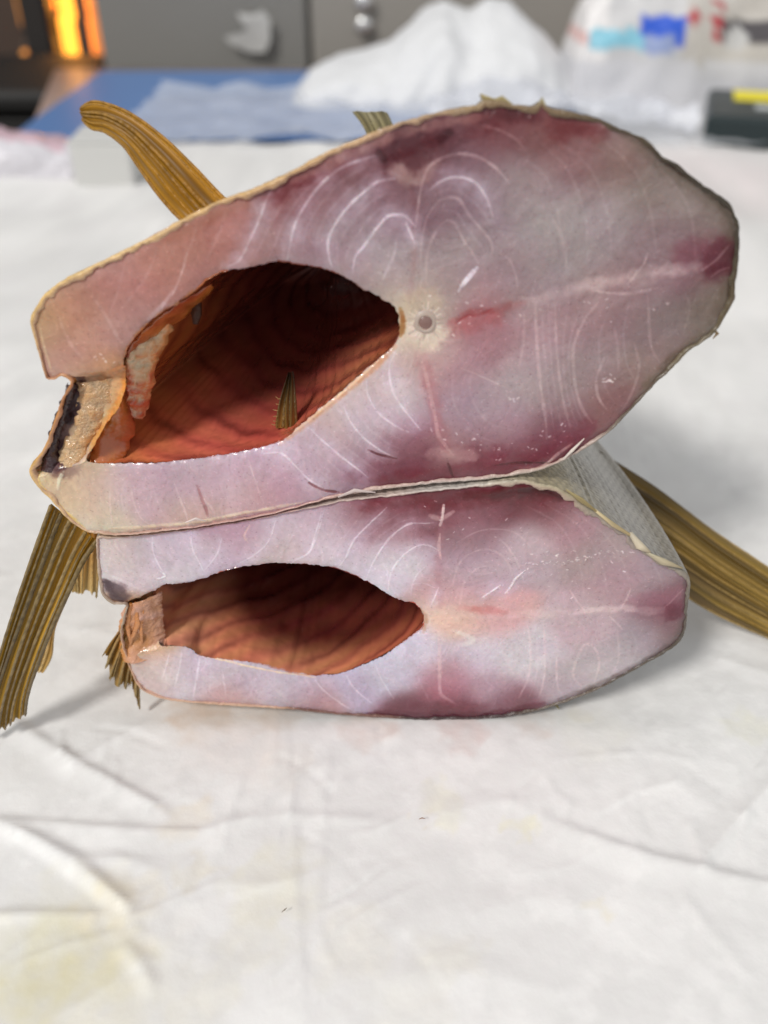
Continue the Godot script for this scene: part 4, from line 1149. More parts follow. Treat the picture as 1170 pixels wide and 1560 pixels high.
func scraps() -> void:
	var f := thing("fin_scrap", "small dry olive brown fin scrap on the floor of the upper red cavity", "scrap")
	f.set_meta("world_parts", 1)
	fin(f, "blade", v3([Vector3(-0.0299, 0.0998, -0.0019), Vector3(-0.0286, 0.1068, -0.0040), Vector3(-0.0258, 0.1147, -0.0073)]), v3([Vector3(-0.0245, 0.0994, -0.0018), Vector3(-0.0244, 0.1068, -0.0040), Vector3(-0.0249, 0.1147, -0.0073)]), 3, 0.0006, 0.0011, 0.1, [lin(170, 132, 66), lin(44, 30, 16)], [lin(130, 100, 50), lin(34, 24, 12)], film_mat(), ray_mat(), 20)
	for i in 6:
		var a := along(v3([Vector3(-0.0296, 0.1011, -0.0011), Vector3(-0.0284, 0.1073, -0.0031), Vector3(-0.0262, 0.1132, -0.0060)]), i / 9.0)
		var h := tube(v3([a, a + Vector3(-0.0006, 0.0003, 0.0004), a + Vector3(-0.0007 - 0.0007 * rng.randf(), 0.0002 + 0.0012 * rng.randf(), 0.0006)]), 0.00018, 0.0001, Vector3(0, 0, 1), 1.0, [lin(190, 165, 110), lin(190, 165, 110)])
		put("bristle", h, ray_mat(), f)
	var dark := put("dark_scrap", tube(v3([Vector3(-0.0486, 0.1297, -0.0036), Vector3(-0.0484, 0.1320, -0.0050), Vector3(-0.0478, 0.1343, -0.0063), Vector3(-0.0482, 0.1362, -0.0077)]), 0.0022, 0.0008, Vector3(0, 0, 1), 0.7, [lin(60, 30, 18), lin(80, 46, 26)], 0.5), ray_mat())
	tag(dark, "dark brown scrap stuck high on the left wall of the upper cavity", "scrap")
	var crumb := tinted(0.6)
	for s in [["tiny dark crumb on the paper in front of the fish, nearest the photo's bottom", Vector3(-0.0270, 0.0022, 0.0829), Vector3(-0.0261, 0.0030, 0.0826), Vector3(-0.0257, 0.0022, 0.0816), 0.0002, lin(120, 104, 84)], ["tiny brown crumb on the paper between the fish and the crease", Vector3(0.0101, 0.0022, 0.0546), Vector3(0.0110, 0.0028, 0.0546), Vector3(0.0120, 0.0022, 0.0544), 0.00025, lin(150, 110, 80)], ["olive bit of skin sticking out under the lower fish piece", Vector3(0.0548, 0.0015, 0.0107), Vector3(0.0564, 0.0030, 0.0118), Vector3(0.0577, 0.0010, 0.0120), 0.0009, lin(130, 120, 70)]]:
		tag(put("crumb", tube(v3([s[1], s[2], s[3]]), s[4], s[4] * 0.6, Vector3(0, 1, 0), 0.7, [s[5], s[5]], 0.3), crumb), s[0], "crumb")

# strokes of a cut face: colour seen, half width mm, strength, relief, hardness; then the line in mm
func upper_strokes() -> Array:
	return [
		["88 36 46 5.5 0.85 0 0.2", "-2.7,83.7 1,87.2 5.5,88.6 9.9,89.9"],
		["98 44 50 5 0.7 0 0.2", "1.1,80.6 5.6,83.7 9.2,87.2"],
		["60 20 26 1.2 0.8 -0.2 0.4", "-4,84.7 -2.8,83.3"],
		["62 20 28 1.4 0.75 -0.2 0.4", "10.2,87.6 12,89"],
		["92 22 30 2.6 0.95 0 0.2", "16.4,92.2 23,93.3 28.8,93.2 31.8,92.3"],
		["112 38 42 3.4 0.75 0 0.2", "34.9,91.3 40.8,90.3 46.9,89"],
		["112 36 42 3.2 0.8 0 0.2", "-31.7,74.5 -24.7,77.6 -17,80.6 -9.4,84.3"],
		["150 92 72 2.2 0.5 0 0.2", "-56.5,64.5 -43.5,70.8 -32.4,75.6"],
		["172 128 118 1.6 0.5 0 0.3", "-24.6,78.5 -15.4,82.6 -6.4,86.2 2.5,89.5 12.8,91.5 20.1,92.5"],
		["88 70 54 2.6 0.42 0 0.2", "51.4,88.6 61.1,82.3 69.6,76.6 77.3,71.5 80.3,63.3 80.8,53.9 78.5,45.9"],
		["74 58 44 1.4 0.5 0 0.3", "46.7,90.9 56.9,86.2 65.2,80.6 73.6,75.2 79.7,68.6 81,60.2 81.7,50.7"],
		["100 82 64 1.8 0.5 0 0.2", "78.1,43.4 72.4,38.4 66.7,32 60.9,25"],
		["92 34 46 3.8 0.75 0 0.4", "75.3,60.2 78.9,62.5"],
		["92 34 46 3.2 0.75 0 0.4", "76.5,57.7 79.8,58.4"],
		["122 58 74 4 0.5 0 0.2", "68.7,62.5 76.1,64.8"],
		["122 58 70 4.5 0.7 0 0.2", "17.4,10.6 27.9,8.7 38.3,10.2 46.6,14.7 51.4,18.4"],
		["112 42 54 3.6 0.8 0 0.2", "-5.3,1.4 7.1,3.3 21.1,5.8 33.3,6.4 43.6,9.9 50.1,14"],
		["120 66 78 3 0.5 0 0.2", "-12.4,3.3 -3.5,6.4 5.2,8.7"],
		["150 66 66 1.6 0.55 -0.1 0.1", "13.7,45.9 16.8,47.2 19.9,48.5 24,48.6 27.9,49.6 31.9,50.4"],
		["150 62 64 0.7 0.7 -0.2 0.3", "15,45.5 17.9,47.5 20.5,47.5 23.6,49.1"],
		["168 92 94 3.2 0.6 0 0.2", "14.4,44.2 19.3,45.5 25.7,47.2"],
		["165 100 104 2.4 0.4 0 0.2", "6.4,37.5 9.1,28.9 11.6,18.1 13.9,10.6"],
		["196 160 158 0.7 0.45 0.1 0.5", "6.4,37.5 7.8,32.4 9.1,27.1 10.7,19.9 11.7,15.3 15.6,10.2"],
		["184 150 146 2.2 0.5 0.05 0.3", "9.5,10.2 15.6,10.6 21.8,9.9"],
		["188 160 152 2.2 0.6 0.1 0.3", "-0.4,81.6 2.6,79.2 4.9,78.8 7.1,80.6 8.9,82.3"],
		["120 72 78 1.6 0.6 -0.1 0.2", "3.9,77.4 4.2,72.3 4,67.8"],
		["160 128 126 1.4 0.5 0 0.2", "4,67.8 4.4,60.2 3.7,55.5 3.3,51.6"],
		["48 16 24 2.1 0.95 0.3 0.6", "-81,30.3 -83.9,24.4 -86.5,19 -89.5,13.4 -91.8,7.8"],
		["64 24 30 2.6 0.9 0.2 0.5", "-88.6,10.6 -90.7,6.4 -89.6,4.5"],
		["118 84 82 3.2 0.6 0 0.3", "-91.4,6.4 -88.9,4.5 -86.1,6.4"],
		["206 140 70 1.1 0.9 0.2 0.5", "-83.4,29.9 -86.2,25 -89.3,18.4 -92.8,12.1 -96.3,6.4"],
		["214 172 96 1.3 0.9 0.2 0.5", "-96.4,5.8 -95.8,1 -93,-3.4 -90.1,-7.6 -85.8,-11.9"],
		["206 196 176 0.8 0.8 0.3 0.5", "-91,0 -90.2,2.9 -88.6,5.3"],
		["196 116 44 2.2 0.8 0 0.3", "-69.8,30.6 -70.4,26.2 -73.1,21.4 -77.7,15.9 -80.6,10.6"],
		["182 108 52 1.4 0.8 -0.2 0.3", "-69,34.1 -65.9,40.1 -60,45.5 -53.4,49.8 -48.2,53.3 -44,56.5"],
		["140 66 40 0.8 0.7 -0.2 0.4", "-27.1,59.9 -19.3,58.5 -13,56.5 -7.9,53.3 -2.7,50.7"],
		["196 120 70 1.3 0.6 0 0.3", "-30.4,12.9 -24.1,18.1 -17.1,23.9 -10.2,29.9 -3.5,35.8 0.1,39.5"],
		["226 186 150 0.5 0.8 0.1 0.5", "-30.4,13.6 -24.1,18.4 -17.1,24.4 -10.2,30.4 -4.3,35.8"],
		["206 190 170 4.4 0.75 0.1 0.3", "4.7,44.2 8,41.7 10.9,42.9"],
		["184 162 140 3.6 0.7 0.1 0.3", "3.3,49.1 6.2,51.6 9.7,50.4"],
		["150 96 48 1.1 0.85 -0.2 0.4", "1.2,49.1 1.9,45.9 1.3,42.2"],
		["150 130 124 0.35 0.6 0.08 0.3", "10.3,45.5 11.8,45.5"],
		["214 200 186 0.35 0.6 0.08 0.3", "10.2,44.7 12.5,44.1"],
		["214 200 186 0.35 0.6 0.08 0.3", "9.9,44.1 11.2,43.2"],
		["150 130 124 0.35 0.6 0.08 0.3", "9.4,43.4 10.9,41.7"],
		["214 200 186 0.35 0.6 0.08 0.3", "8.8,43.1 9.5,41.6"],
		["214 200 186 0.35 0.6 0.08 0.3", "8,42.7 8.3,40.4"],
		["150 130 124 0.35 0.6 0.08 0.3", "7.3,42.7 7,41.2"],
		["214 200 186 0.35 0.6 0.08 0.3", "6.5,43.1 5.5,40.9"],
		["214 200 186 0.35 0.6 0.08 0.3", "5.8,43.4 4.9,42.2"],
		["150 130 124 0.35 0.6 0.08 0.3", "5.3,44.1 3.4,42.7"],
		["214 200 186 0.35 0.6 0.08 0.3", "5,44.7 3.5,44.4"],
		["214 200 186 0.35 0.6 0.08 0.3", "4.8,45.5 2.5,45.5"],
		["150 130 124 0.35 0.6 0.08 0.3", "5,46.4 3.5,46.7"],
		["214 200 186 0.35 0.6 0.08 0.3", "5.3,47 3.3,48.3"],
		["214 200 186 0.35 0.6 0.08 0.3", "5.7,47.7 4.8,48.8"],
		["150 130 124 0.35 0.6 0.08 0.3", "6.4,48 5.4,50.1"],
		["214 200 186 0.35 0.6 0.08 0.3", "7.2,48.3 6.8,49.8"],
		["214 200 186 0.35 0.6 0.08 0.3", "7.8,48.3 8.1,50.6"],
		["150 130 124 0.35 0.6 0.08 0.3", "8.7,48 9.3,49.5"],
		["214 200 186 0.35 0.6 0.08 0.3", "9.3,47.7 10.7,49.3"],
		["214 200 186 0.35 0.6 0.08 0.3", "9.8,47 11.1,47.8"],
		["150 130 124 0.35 0.6 0.08 0.3", "10.1,46.4 12.4,47"],
		["221 208 214 0.396 0.396 0.18 0.5", "-28.3,77.5 -30.2,74.5 -31.9,70.5 -33.7,67.1 -36.1,62.7 -37.8,60.5 -40.6,59.1"],
		["221 208 214 0.432 0.504 0.2 0.5", "-4.9,84.1 -10.9,82.3 -14.7,80.2 -18.6,76.6 -21.9,72.3 -23.9,68.6 -25.4,63.3 -26,60.7"],
		["221 208 214 0.504 0.612 0.25 0.5", "-0.4,79.2 -4.2,78.5 -7.2,76.3 -11.1,73 -14.3,69 -15.9,65.6 -16,62.1 -15.3,59"],
		["221 208 214 0.504 0.612 0.3 0.5", "4.6,68.6 2.4,70.8 0.4,71.2 -1.9,70.8 -4.7,67.8 -7.4,64.1 -9.6,61.5 -10.3,57.9"],
		["221 208 214 0.432 0.576 0.2 0.5", "2.4,69.3 3.5,67.1 4.4,64.8"],
		["221 208 214 0.648 0.252 0.1 0.3", "0.1,65.6 -0.3,62.5 -1.6,59.4 -3.1,56.3"],
		["214 188 186 0.425 0.39 0.15 0.5", "4.6,67.8 5.4,75.2 6.4,79.5 7.8,82 11.5,84 16,84.7"],
		["214 188 186 0.51 0.44999999999999996 0.2 0.5", "14.5,84.4 18.3,84 22.1,82 24.7,79.8 26.1,78.1"],
		["221 208 214 0.432 0.54 0.2 0.5", "8,76.9 9.5,78.2 12.4,79.4 15.5,79.4 18.6,78.1 21.3,74.5 22.7,70.8"],
		["214 188 186 0.425 0.24 0.1 0.3", "6,58.7 6.1,64.8 7.3,70.8 10,74.5"],
		["214 188 186 0.51 0.33 0.12 0.5", "10,74.5 12.6,75.2 14.9,74.5 16.9,71.5 20.6,67.5 22.8,64.8 23,62.5"],
		["214 188 186 0.51 0.27 0.1 0.3", "7.4,55.5 7.5,61.8 8.7,66 10.8,69.3 12,70.1"],
		["214 188 186 0.51 0.33 0.12 0.5", "12,70.1 13.9,69.3 16,65.6 18.8,61.8 19.9,59.9"],
		["226 220 226 0.8 0.7 0.2 0.5", "19.6,59 18,57.1 16.1,54.7 15.4,53.5"],
		["214 188 186 0.425 0.24 0.1 0.4", "24.8,62.5 27.2,61 29.1,57.1 29.7,53.9"],
		["214 188 186 0.425 0.24 0.1 0.4", "18.7,90.6 23.2,89.5 27,87.6 29.4,85.1"],
		["214 188 186 0.765 0.21 0.1 0.3", "36.6,70.8 39.9,64.8 41.1,58.7"],
		["214 188 186 1.87 0.252 0.08 0.3", "29.5,50.1 36.6,52 44.4,54.4 50.6,55.5 56.8,57.4 63,58.4 70.8,59 74.2,59.6"],
		["214 188 186 2.04 0.21 0.05 0.2", "44.4,54.4 52.2,55.5 60.1,56.3 69.3,58.4"],
		["214 188 186 0.425 0.36 0.1 0.4", "56.3,55.2 58,57.7 59.6,59.9 60.2,62.4"],
		["214 188 186 0.595 0.3 0.08 0.4", "47.7,53.5 55.8,52.8 63.6,54.3"],
		["214 188 186 0.425 0.3 0.08 0.4", "73.7,58.4 76.8,61 79.3,64.5"],
		["214 188 186 0.34 0.36 0.08 0.4", "76.2,56.8 78.2,58.4 80.3,59"],
		["214 188 186 0.68 0.3 0.12 0.3", "34.3,50.7 35.4,40.9 37,30.6 39.3,19.9 40,14.7"],
		["214 188 186 0.595 0.27 0.12 0.3", "39.2,49.9 40.2,40.9 41.4,34.1 43.4,25.3 45.9,18.1"],
		["214 188 186 0.595 0.21 0.1 0.3", "31.7,48.3 32.1,40.9 31.4,34.1"],
		["214 188 186 0.68 0.3 0.12 0.3", "49.6,50.7 46.5,45.9 44.7,39.2 45.9,30.6 48.3,23.5 51.7,19"],
		["214 188 186 0.595 0.18 0.08 0.3", "54.4,44.2 55.8,39.2 56.7,33.2"],
		["214 188 186 0.595 0.21 0.08 0.3", "61.4,52.4 63,44.2 64.3,39.2 66.8,35.5"],
		["214 188 186 0.68 0.27 0.1 0.3", "52.8,36.7 51.3,31.5 52.4,26.2 55.2,22.6"],
		["214 188 186 0.595 0.18 0.08 0.3", "59.7,40.9 61.7,34.1 60.6,27.1 58.7,21.7"],
		["214 188 186 0.425 0.24 0.08 0.2", "16.5,34.1 22.4,31.5 28.4,28.9"],
		["221 208 214 0.432 0.504 0.2 0.4", "0.1,37.9 -1.3,35 -1.3,31.5 -0.1,27.1 3,22.1 6.8,17.2"],
		["221 208 214 0.432 0.54 0.2 0.4", "-7.2,30.6 -6.9,27.1 -4.4,22.3 0.3,18.3 3.7,16.6"],
		["221 208 214 0.432 0.576 0.2 0.4", "-13,23.5 -11.6,19.9 -8.2,14.9 -3.5,11.2 0.3,9.1"],
		["221 208 214 0.432 0.504 0.2 0.4", "-21.9,17.2 -18.3,13.4 -13.7,9.1 -9.7,5.8 -7.1,3.3"],
		["221 208 214 0.432 0.46799999999999997 0.2 0.4", "-34.6,10.4 -29.9,10.4 -26.2,6.6 -23.2,3.1 -19.4,0.6"],
		["214 188 186 0.425 0.36 0.2 0.4", "-71.1,0.4 -71,-3.6 -69.9,-8.4 -67.2,-11.5"],
		["214 188 186 0.425 0.36 0.2 0.4", "-77.1,-0.6 -77.7,-6 -78.1,-11.5"],
		["214 188 186 0.425 0.36 0.2 0.4", "-59.7,2.4 -58.4,-2.4 -57.1,-7.6 -56.8,-11.1"],
		["214 188 186 0.425 0.36 0.2 0.4", "-53,-1.6 -50.2,-5 -49.3,-8.4"],
		["214 188 186 0.425 0.3 0.2 0.4", "-38.9,8.7 -37.2,2 -35.5,-4"],
		["221 208 214 0.864 0.36 0.1 0.3", "-54.3,53.2 -57.5,49.5 -61.2,46.4"],
		["214 188 186 0.425 0.36 0.1 0.4", "-49.7,62.5 -51.8,57.4 -54.4,52.4"],
		["214 188 186 0.68 0.18 0.05 0.3", "-74,52.4 -70.9,45.9 -68.8,40.6"],
		["214 188 186 0.68 0.15 0.05 0.3", "-83.1,47.5 -81.4,40.9 -78.8,36.7"],
		["240 232 232 0.17 0.5 0.14 0.3", "53.5,31.3 53.9,31.7"],
		["226 214 214 0.38 0.5 0.14 0.3", "53,30.4 53.3,30.4"],
		["226 214 214 0.29 0.5 0.14 0.3", "53.2,31.3 53.4,31.3"],
		["226 214 214 0.37 0.5 0.14 0.3", "52.9,31.1 53.3,31.1"],
		["226 214 214 0.41 0.5 0.14 0.3", "54.3,30.8 54.5,30.6"],
		["226 214 214 0.25 0.5 0.14 0.3", "53.8,30.3 54.2,30.4"],
		["226 214 214 0.32 0.5 0.14 0.3", "54.8,30.6 55.1,30.6"],
		["240 232 232 0.33 0.5 0.14 0.3", "54.6,31 55,30.8"],
		["232 222 220 0.29 0.5 0.14 0.3", "55.3,30.4 55.6,30.4"],
		["240 232 232 0.2 0.5 0.14 0.3", "53.6,30.4 54,30.6"],
		["232 222 220 0.32 0.5 0.14 0.3", "55.9,31.3 56.1,31.1"],
		["232 222 220 0.36 0.5 0.14 0.3", "54.6,32.5 55,32.2"],
		["232 222 220 0.25 0.5 0.14 0.3", "9.4,17.7 9.6,17.3"],
		["240 232 232 0.22 0.5 0.14 0.3", "9.5,17.2 9.8,16.8"],
		["240 232 232 0.34 0.5 0.14 0.3", "16.1,16.4 16.4,16"],
		["240 232 232 0.37 0.5 0.14 0.3", "12.5,17.2 12.7,17.2"],
		["226 214 214 0.36 0.5 0.14 0.3", "12.9,14.6 13.4,14.4"],
		["240 232 232 0.24 0.5 0.14 0.3", "17.6,14 17.9,13.8"],
		["226 214 214 0.27 0.5 0.14 0.3", "20.8,15.1 21.3,14.7"],
		["232 222 220 0.22 0.5 0.14 0.3", "19.6,11.7 19.8,11.9"],
		["232 222 220 0.29 0.5 0.14 0.3", "21.6,16.2 21.8,16.2"],
		["240 232 232 0.42 0.5 0.14 0.3", "20.5,14.7 20.9,14.9"],
		["226 214 214 0.18 0.5 0.14 0.3", "26.2,12.3 26.6,12.1"],
		["226 214 214 0.32 0.5 0.14 0.3", "22.6,11.6 22.7,11.7"],
		["240 232 232 0.22 0.5 0.14 0.3", "26.9,8.9 27.2,8.9"],
		["240 232 232 0.27 0.5 0.14 0.3", "22.6,13.2 22.9,13.1"],
		["232 222 220 0.24 0.5 0.14 0.3", "26.2,11.6 26.5,11.7"],
		["226 214 214 0.4 0.5 0.14 0.3", "27.4,11.7 27.8,11.7"],
		["232 222 220 0.26 0.5 0.14 0.3", "27.6,12.3 27.9,12.1"],
		["240 232 232 0.29 0.5 0.14 0.3", "27.8,8.7 28.2,9.1"],
		["240 232 232 0.21 0.5 0.14 0.3", "30.8,13.4 31.2,13.4"],
		["240 232 232 0.35 0.5 0.14 0.3", "37.5,11.7 37.7,11.4"],
		["232 222 220 0.19 0.5 0.14 0.3", "35.2,12.5 35.6,12.1"],
		["226 214 214 0.31 0.5 0.14 0.3", "36.3,11.7 36.7,11.9"],
		["240 232 232 0.17 0.5 0.14 0.3", "40.4,10.8 40.7,10.6"],
		["226 214 214 0.34 0.5 0.14 0.3", "38.2,15.7 38.7,15.5"],
		["232 222 220 0.41 0.5 0.14 0.3", "40.5,15.3 40.9,15.5"],
		["240 232 232 0.17 0.5 0.14 0.3", "44.5,18.3 44.7,18.4"],
		["240 232 232 0.3 0.5 0.14 0.3", "38.7,16.8 38.9,17"],
		["240 232 232 0.34 0.5 0.14 0.3", "43.7,14 43.9,14"],
		["232 222 220 0.25 0.5 0.14 0.3", "44.2,16.8 44.5,17"],
		["232 222 220 0.33 0.5 0.14 0.3", "43.5,18.6 43.8,19"],
		["232 222 220 0.28 0.5 0.14 0.3", "8.6,48.6 9,48.6"],
		["232 222 220 0.29 0.5 0.14 0.3", "8.1,52.2 8.6,52.2"],
		["232 222 220 0.31 0.5 0.14 0.3", "21,49.9 21.3,49.9"],
		["232 222 220 0.32 0.5 0.14 0.3", "14.3,42.6 14.7,42.4"],
		["240 232 232 0.25 0.5 0.14 0.3", "14.8,49.1 15,49.3"],
		["226 214 214 0.24 0.5 0.14 0.3", "15.7,45.5 16.1,45.7"],
		["226 214 214 0.33 0.5 0.14 0.3", "18.4,47.2 18.5,47.2"],
		["232 222 220 0.17 0.5 0.14 0.3", "20.8,48.5 21.2,48.8"],
		["240 232 232 0.4 0.5 0.14 0.3", "17.3,50.7 17.6,50.6"],
		["232 222 220 0.28 0.5 0.14 0.3", "18.1,45.4 18.5,45.5"],
		["226 214 214 0.17 0.5 0.14 0.3", "25.2,47.3 25.7,47.3"],
		["226 214 214 0.26 0.5 0.14 0.3", "24.3,50.9 24.6,50.7"],
		["226 214 214 0.32 0.5 0.14 0.3", "30.7,47.5 31,47.3"],
		["226 214 214 0.22 0.5 0.14 0.3", "26.9,46 27.2,46"],
		["240 232 232 0.2 0.5 0.14 0.3", "35.4,49 35.7,48.8"],
		["226 214 214 0.27 0.5 0.14 0.3", "39.2,53.3 39.6,53.2"],
		["226 214 214 0.39 0.5 0.14 0.3", "47.2,50.7 47.7,50.4"],
		["232 222 220 0.27 0.5 0.14 0.3", "46.2,50.9 46.4,50.7"],
		["240 232 232 0.26 0.5 0.14 0.3", "53.2,46 53.4,45.9"],
		["240 232 232 0.32 0.5 0.14 0.3", "51.4,51.4 51.8,51.6"],
		["226 214 214 0.28 0.5 0.14 0.3", "51.7,49.3 52,49.6"],
		["232 222 220 0.28 0.5 0.14 0.3", "63.1,49.1 63.5,49"],
		["226 214 214 0.27 0.5 0.14 0.3", "66.6,50.7 66.9,50.6"],
		["226 214 214 0.36 0.5 0.14 0.3", "66.2,50.6 66.6,50.3"],
		["226 214 214 0.33 0.5 0.14 0.3", "29.3,26.2 29.8,25.9"],
		["232 222 220 0.28 0.5 0.14 0.3", "29.5,25.7 29.8,25.7"],
		["240 232 232 0.29 0.5 0.14 0.3", "30.3,25.9 30.7,25.9"],
		["240 232 232 0.36 0.5 0.14 0.3", "30.5,25.5 30.8,25.1"],
		["226 214 214 0.37 0.5 0.14 0.3", "31.5,25.9 31.9,26.2"],
		["240 232 232 0.23 0.5 0.14 0.3", "-75.4,36 -75,36.3"],
		["240 232 232 0.39 0.5 0.14 0.3", "-75.8,36.8 -75.4,37"],
		["226 214 214 0.26 0.5 0.14 0.3", "-73.7,36.5 -73.4,36.5"],
		["226 214 214 0.34 0.5 0.14 0.3", "-74.2,37.7 -73.8,37.5"],
		["226 214 214 0.4 0.5 0.14 0.3", "-73.1,35.8 -73,35.6"],
		["240 232 232 0.29 0.5 0.14 0.3", "-71.2,35.3 -70.8,35.6"],
		["216 190 160 0.8 0.7 0.2 0.3", "-79.1,-12.3 -65.3,-11.5 -50.6,-9.4 -35.9,-6.2 -25.1,-4"],
		["150 96 96 0.6 0.7 -0.3 0.4", "-53.2,1 -51.7,-5 -51.2,-8.2"],
		["92 30 38 0.5 0.9 -0.5 0.5", "-7,11.4 -3.5,9.9 0.7,8.7"],
		["86 28 36 0.5 0.9 -0.5 0.5", "27.1,7.2 35,7.6 40.3,7.6 43.6,6"],
		["82 28 36 0.7 0.9 -0.5 0.4", "38.8,4.1 43.8,7.6 48.7,11 51.9,13.2"],
		["196 158 150 0.8 0.8 0.3 0.4", "31.1,3.7 36.1,5.3 40.3,7.2 43.5,10.6 46.7,13.4"],
		["178 128 124 1.5 0.6 0.2 0.4", "34.3,5.7 37.9,4.5"],
		["80 24 30 0.45 0.9 -0.5 0.5", "14.3,7.8 15.9,3.3"],
		["110 40 44 0.6 0.8 -0.4 0.4", "-23,2 -19.6,0 -15.1,-1"],
		["205 176 140 0.5 0.6 0.1 0.4", "-88.2,44.2 -87.9,38.4 -87.2,33.2"],
		["206 190 196 0.55 0.13 0.07 0.1", "-20.5,79.7 -22.8,77.8 -24.9,75.6 -26.8,73.1 -28.6,70.5 -30.3,67.7 -31.9,64.8 -33.6,61.9 -35.7,59.6"],
		["206 190 196 0.55 0.13 0.07 0.1", "-12.8,81.9 -15.9,80.3 -18.8,78.4 -21.5,76 -23.9,73.2 -26,70.1 -27.8,66.8 -29.3,63.4 -30.9,60.2"],
		["206 190 196 0.55 0.13 0.07 0.1", "-3.4,82.5 -7.2,81.5 -10.8,79.8 -13.9,77.5 -16.7,74.7 -19.1,71.5 -21.1,68 -22,64.1 -22.5,60.1"],
		["206 190 196 0.55 0.13 0.07 0.1", "-1.9,80.9 -5.6,80.1 -8.8,78.3 -11.7,76 -14.4,73.3 -16.7,70.4 -18.4,67 -19,63.3 -18.9,59.6"],
		["206 190 196 0.55 0.13 0.07 0.1", "1.2,75.8 -1.8,76 -4.6,74.9 -7.2,73 -9.5,70.6 -11.6,68 -13.2,65.1 -13.9,61.9 -13.6,58.6"],
		["206 190 196 0.55 0.13 0.07 0.1", "2.9,72.2 0.4,73.4 -2.5,73 -5,71.5 -7.1,69.3 -9,66.8 -10.7,64.1 -11.9,61.4 -12,58.3"],
		["206 190 196 0.55 0.13 0.07 0.1", "-2.3,35.5 -3.1,33 -3,30.4 -2.3,27.8 -1.3,25.3 0.3,23.1 2,20.9 3.8,18.9 5.8,17"],
		["206 190 196 0.55 0.13 0.07 0.1", "-4.7,33.1 -5,30.7 -4.6,28.3 -3.7,25.9 -2.6,23.6 -0.9,21.8 0.8,19.9 2.7,18.3 4.8,16.8"],
		["206 190 196 0.55 0.13 0.07 0.1", "-9.1,28.3 -8.7,25.9 -7.8,23.7 -6.6,21.6 -5.3,19.6 -3.5,18 -1.6,16.5 0.4,15.2 2.6,14.1"],
		["206 190 196 0.55 0.13 0.07 0.1", "-11,26 -10.3,23.6 -9.3,21.4 -8,19.3 -6.6,17.2 -4.7,15.7 -2.8,14.1 -0.7,12.8 1.5,11.7"],
		["206 190 196 0.55 0.13 0.07 0.1", "-15.9,21.4 -14.7,19.3 -13.4,17.2 -11.8,15.2 -10.2,13.3 -8.3,11.6 -6.3,10 -4.2,8.6 -2.1,7.2"],
		["206 190 196 0.55 0.13 0.07 0.1", "-18.9,19.3 -17.4,17.4 -15.9,15.4 -14.2,13.6 -12.5,11.7 -10.5,10.1 -8.6,8.5 -6.6,6.9 -4.6,5.3"],
		["206 190 196 0.55 0.13 0.07 0.1", "-26.1,15 -24.1,13.8 -22.2,12.6 -20.4,10.8 -18.6,9.1 -16.8,7.4 -15,5.7 -13,4.1 -11.1,2.4"],
		["206 190 196 0.55 0.13 0.07 0.1", "-30.2,12.7 -28.1,12.1 -26,11.5 -24.3,9.8 -22.5,8.1 -20.8,6.3 -19.1,4.5 -17.1,3 -15.2,1.5"],
		["206 190 196 0.55 0.13 0.07 0.1", "9,75.7 11.1,76.8 13.5,76.9 15.4,76 17.4,74.7 19.3,73.1 20.9,71.2 22.2,69.1 22.9,66.7"],
		["206 190 196 0.55 0.13 0.07 0.1", "11,72.3 12.9,72.3 14.6,71.4 15.7,69.7 16.9,68 18.3,66.5 19.6,64.9 20.9,63.2 21.5,61.2"],
		["206 190 196 0.55 0.12 0.07 0.1", "35.9,50.5 36.4,46.4 36.8,42.2 37.5,38 38.2,33.7 39,29.3 40,24.9 41,20.4 42,15.8"],
		["206 190 196 0.55 0.12 0.07 0.1", "37.5,50.2 38,46.3 38.4,42.2 39,38.2 39.7,34 40.6,29.8 41.5,25.6 42.7,21.3 43.9,16.9"],
		["206 190 196 0.55 0.12 0.07 0.1", "42.6,50.2 42.2,46.6 42,42.8 42.1,38.9 42.6,34.8 43.4,30.7 44.5,26.5 45.9,22.4 47.8,18.4"],
		["206 190 196 0.55 0.12 0.07 0.1", "46.1,50.5 44.8,47 44,43.3 43.5,39.4 43.9,35.2 44.6,31 45.8,26.8 47.4,22.6 49.7,18.7"],
		["206 190 196 0.55 0.12 0.07 0.1", "53.5,51.3 52.3,48.4 51.4,45.3 50.8,41.9 51.2,38.4 51.8,34.8 52.9,31.2 54.5,27.7 56.8,24.5"],
		["206 190 196 0.55 0.12 0.07 0.1", "57.4,51.8 57,49.3 56.8,46.7 56.7,43.9 57.1,41.1 57.7,38.2 58.5,35.3 60,32.5 61.8,30"],
		["206 190 196 0.55 0.13 0.07 0.1", "-74.1,-0.1 -74.1,-1.6 -74.2,-3.1 -74.2,-4.6 -74,-6.1 -73.9,-7.6 -73.5,-8.9 -73.1,-10.2 -72.6,-11.5"],
		["206 190 196 0.55 0.13 0.07 0.1", "-65.4,1.4 -65.1,-0.3 -64.9,-1.9 -64.6,-3.6 -64.2,-5.2 -63.8,-6.8 -63.2,-8.3 -62.6,-9.8 -62,-11.3"],
		["206 190 196 0.55 0.13 0.07 0.1", "-56.3,0.4 -55.8,-0.8 -55.3,-2 -54.8,-3.2 -54.3,-4.4 -53.8,-5.6 -53.5,-7 -53.2,-8.3 -53,-9.7"],
		["208 190 192 0.6 0.11 0.07 0.1", "-39.5,72.6 -41.4,67.8 -43.8,63.3 -46.3,59.9"],
		["208 190 192 0.6 0.11 0.07 0.1", "-46.8,68.6 -48.7,64.5 -51,60.2"],
		["208 190 192 0.6 0.11 0.07 0.1", "-56.6,64.1 -59.1,58.7 -63.4,53.2 -68.1,48.3"],
		["208 190 192 0.6 0.11 0.07 0.1", "-64.9,60.2 -67.3,53.9 -70.6,47.5"],
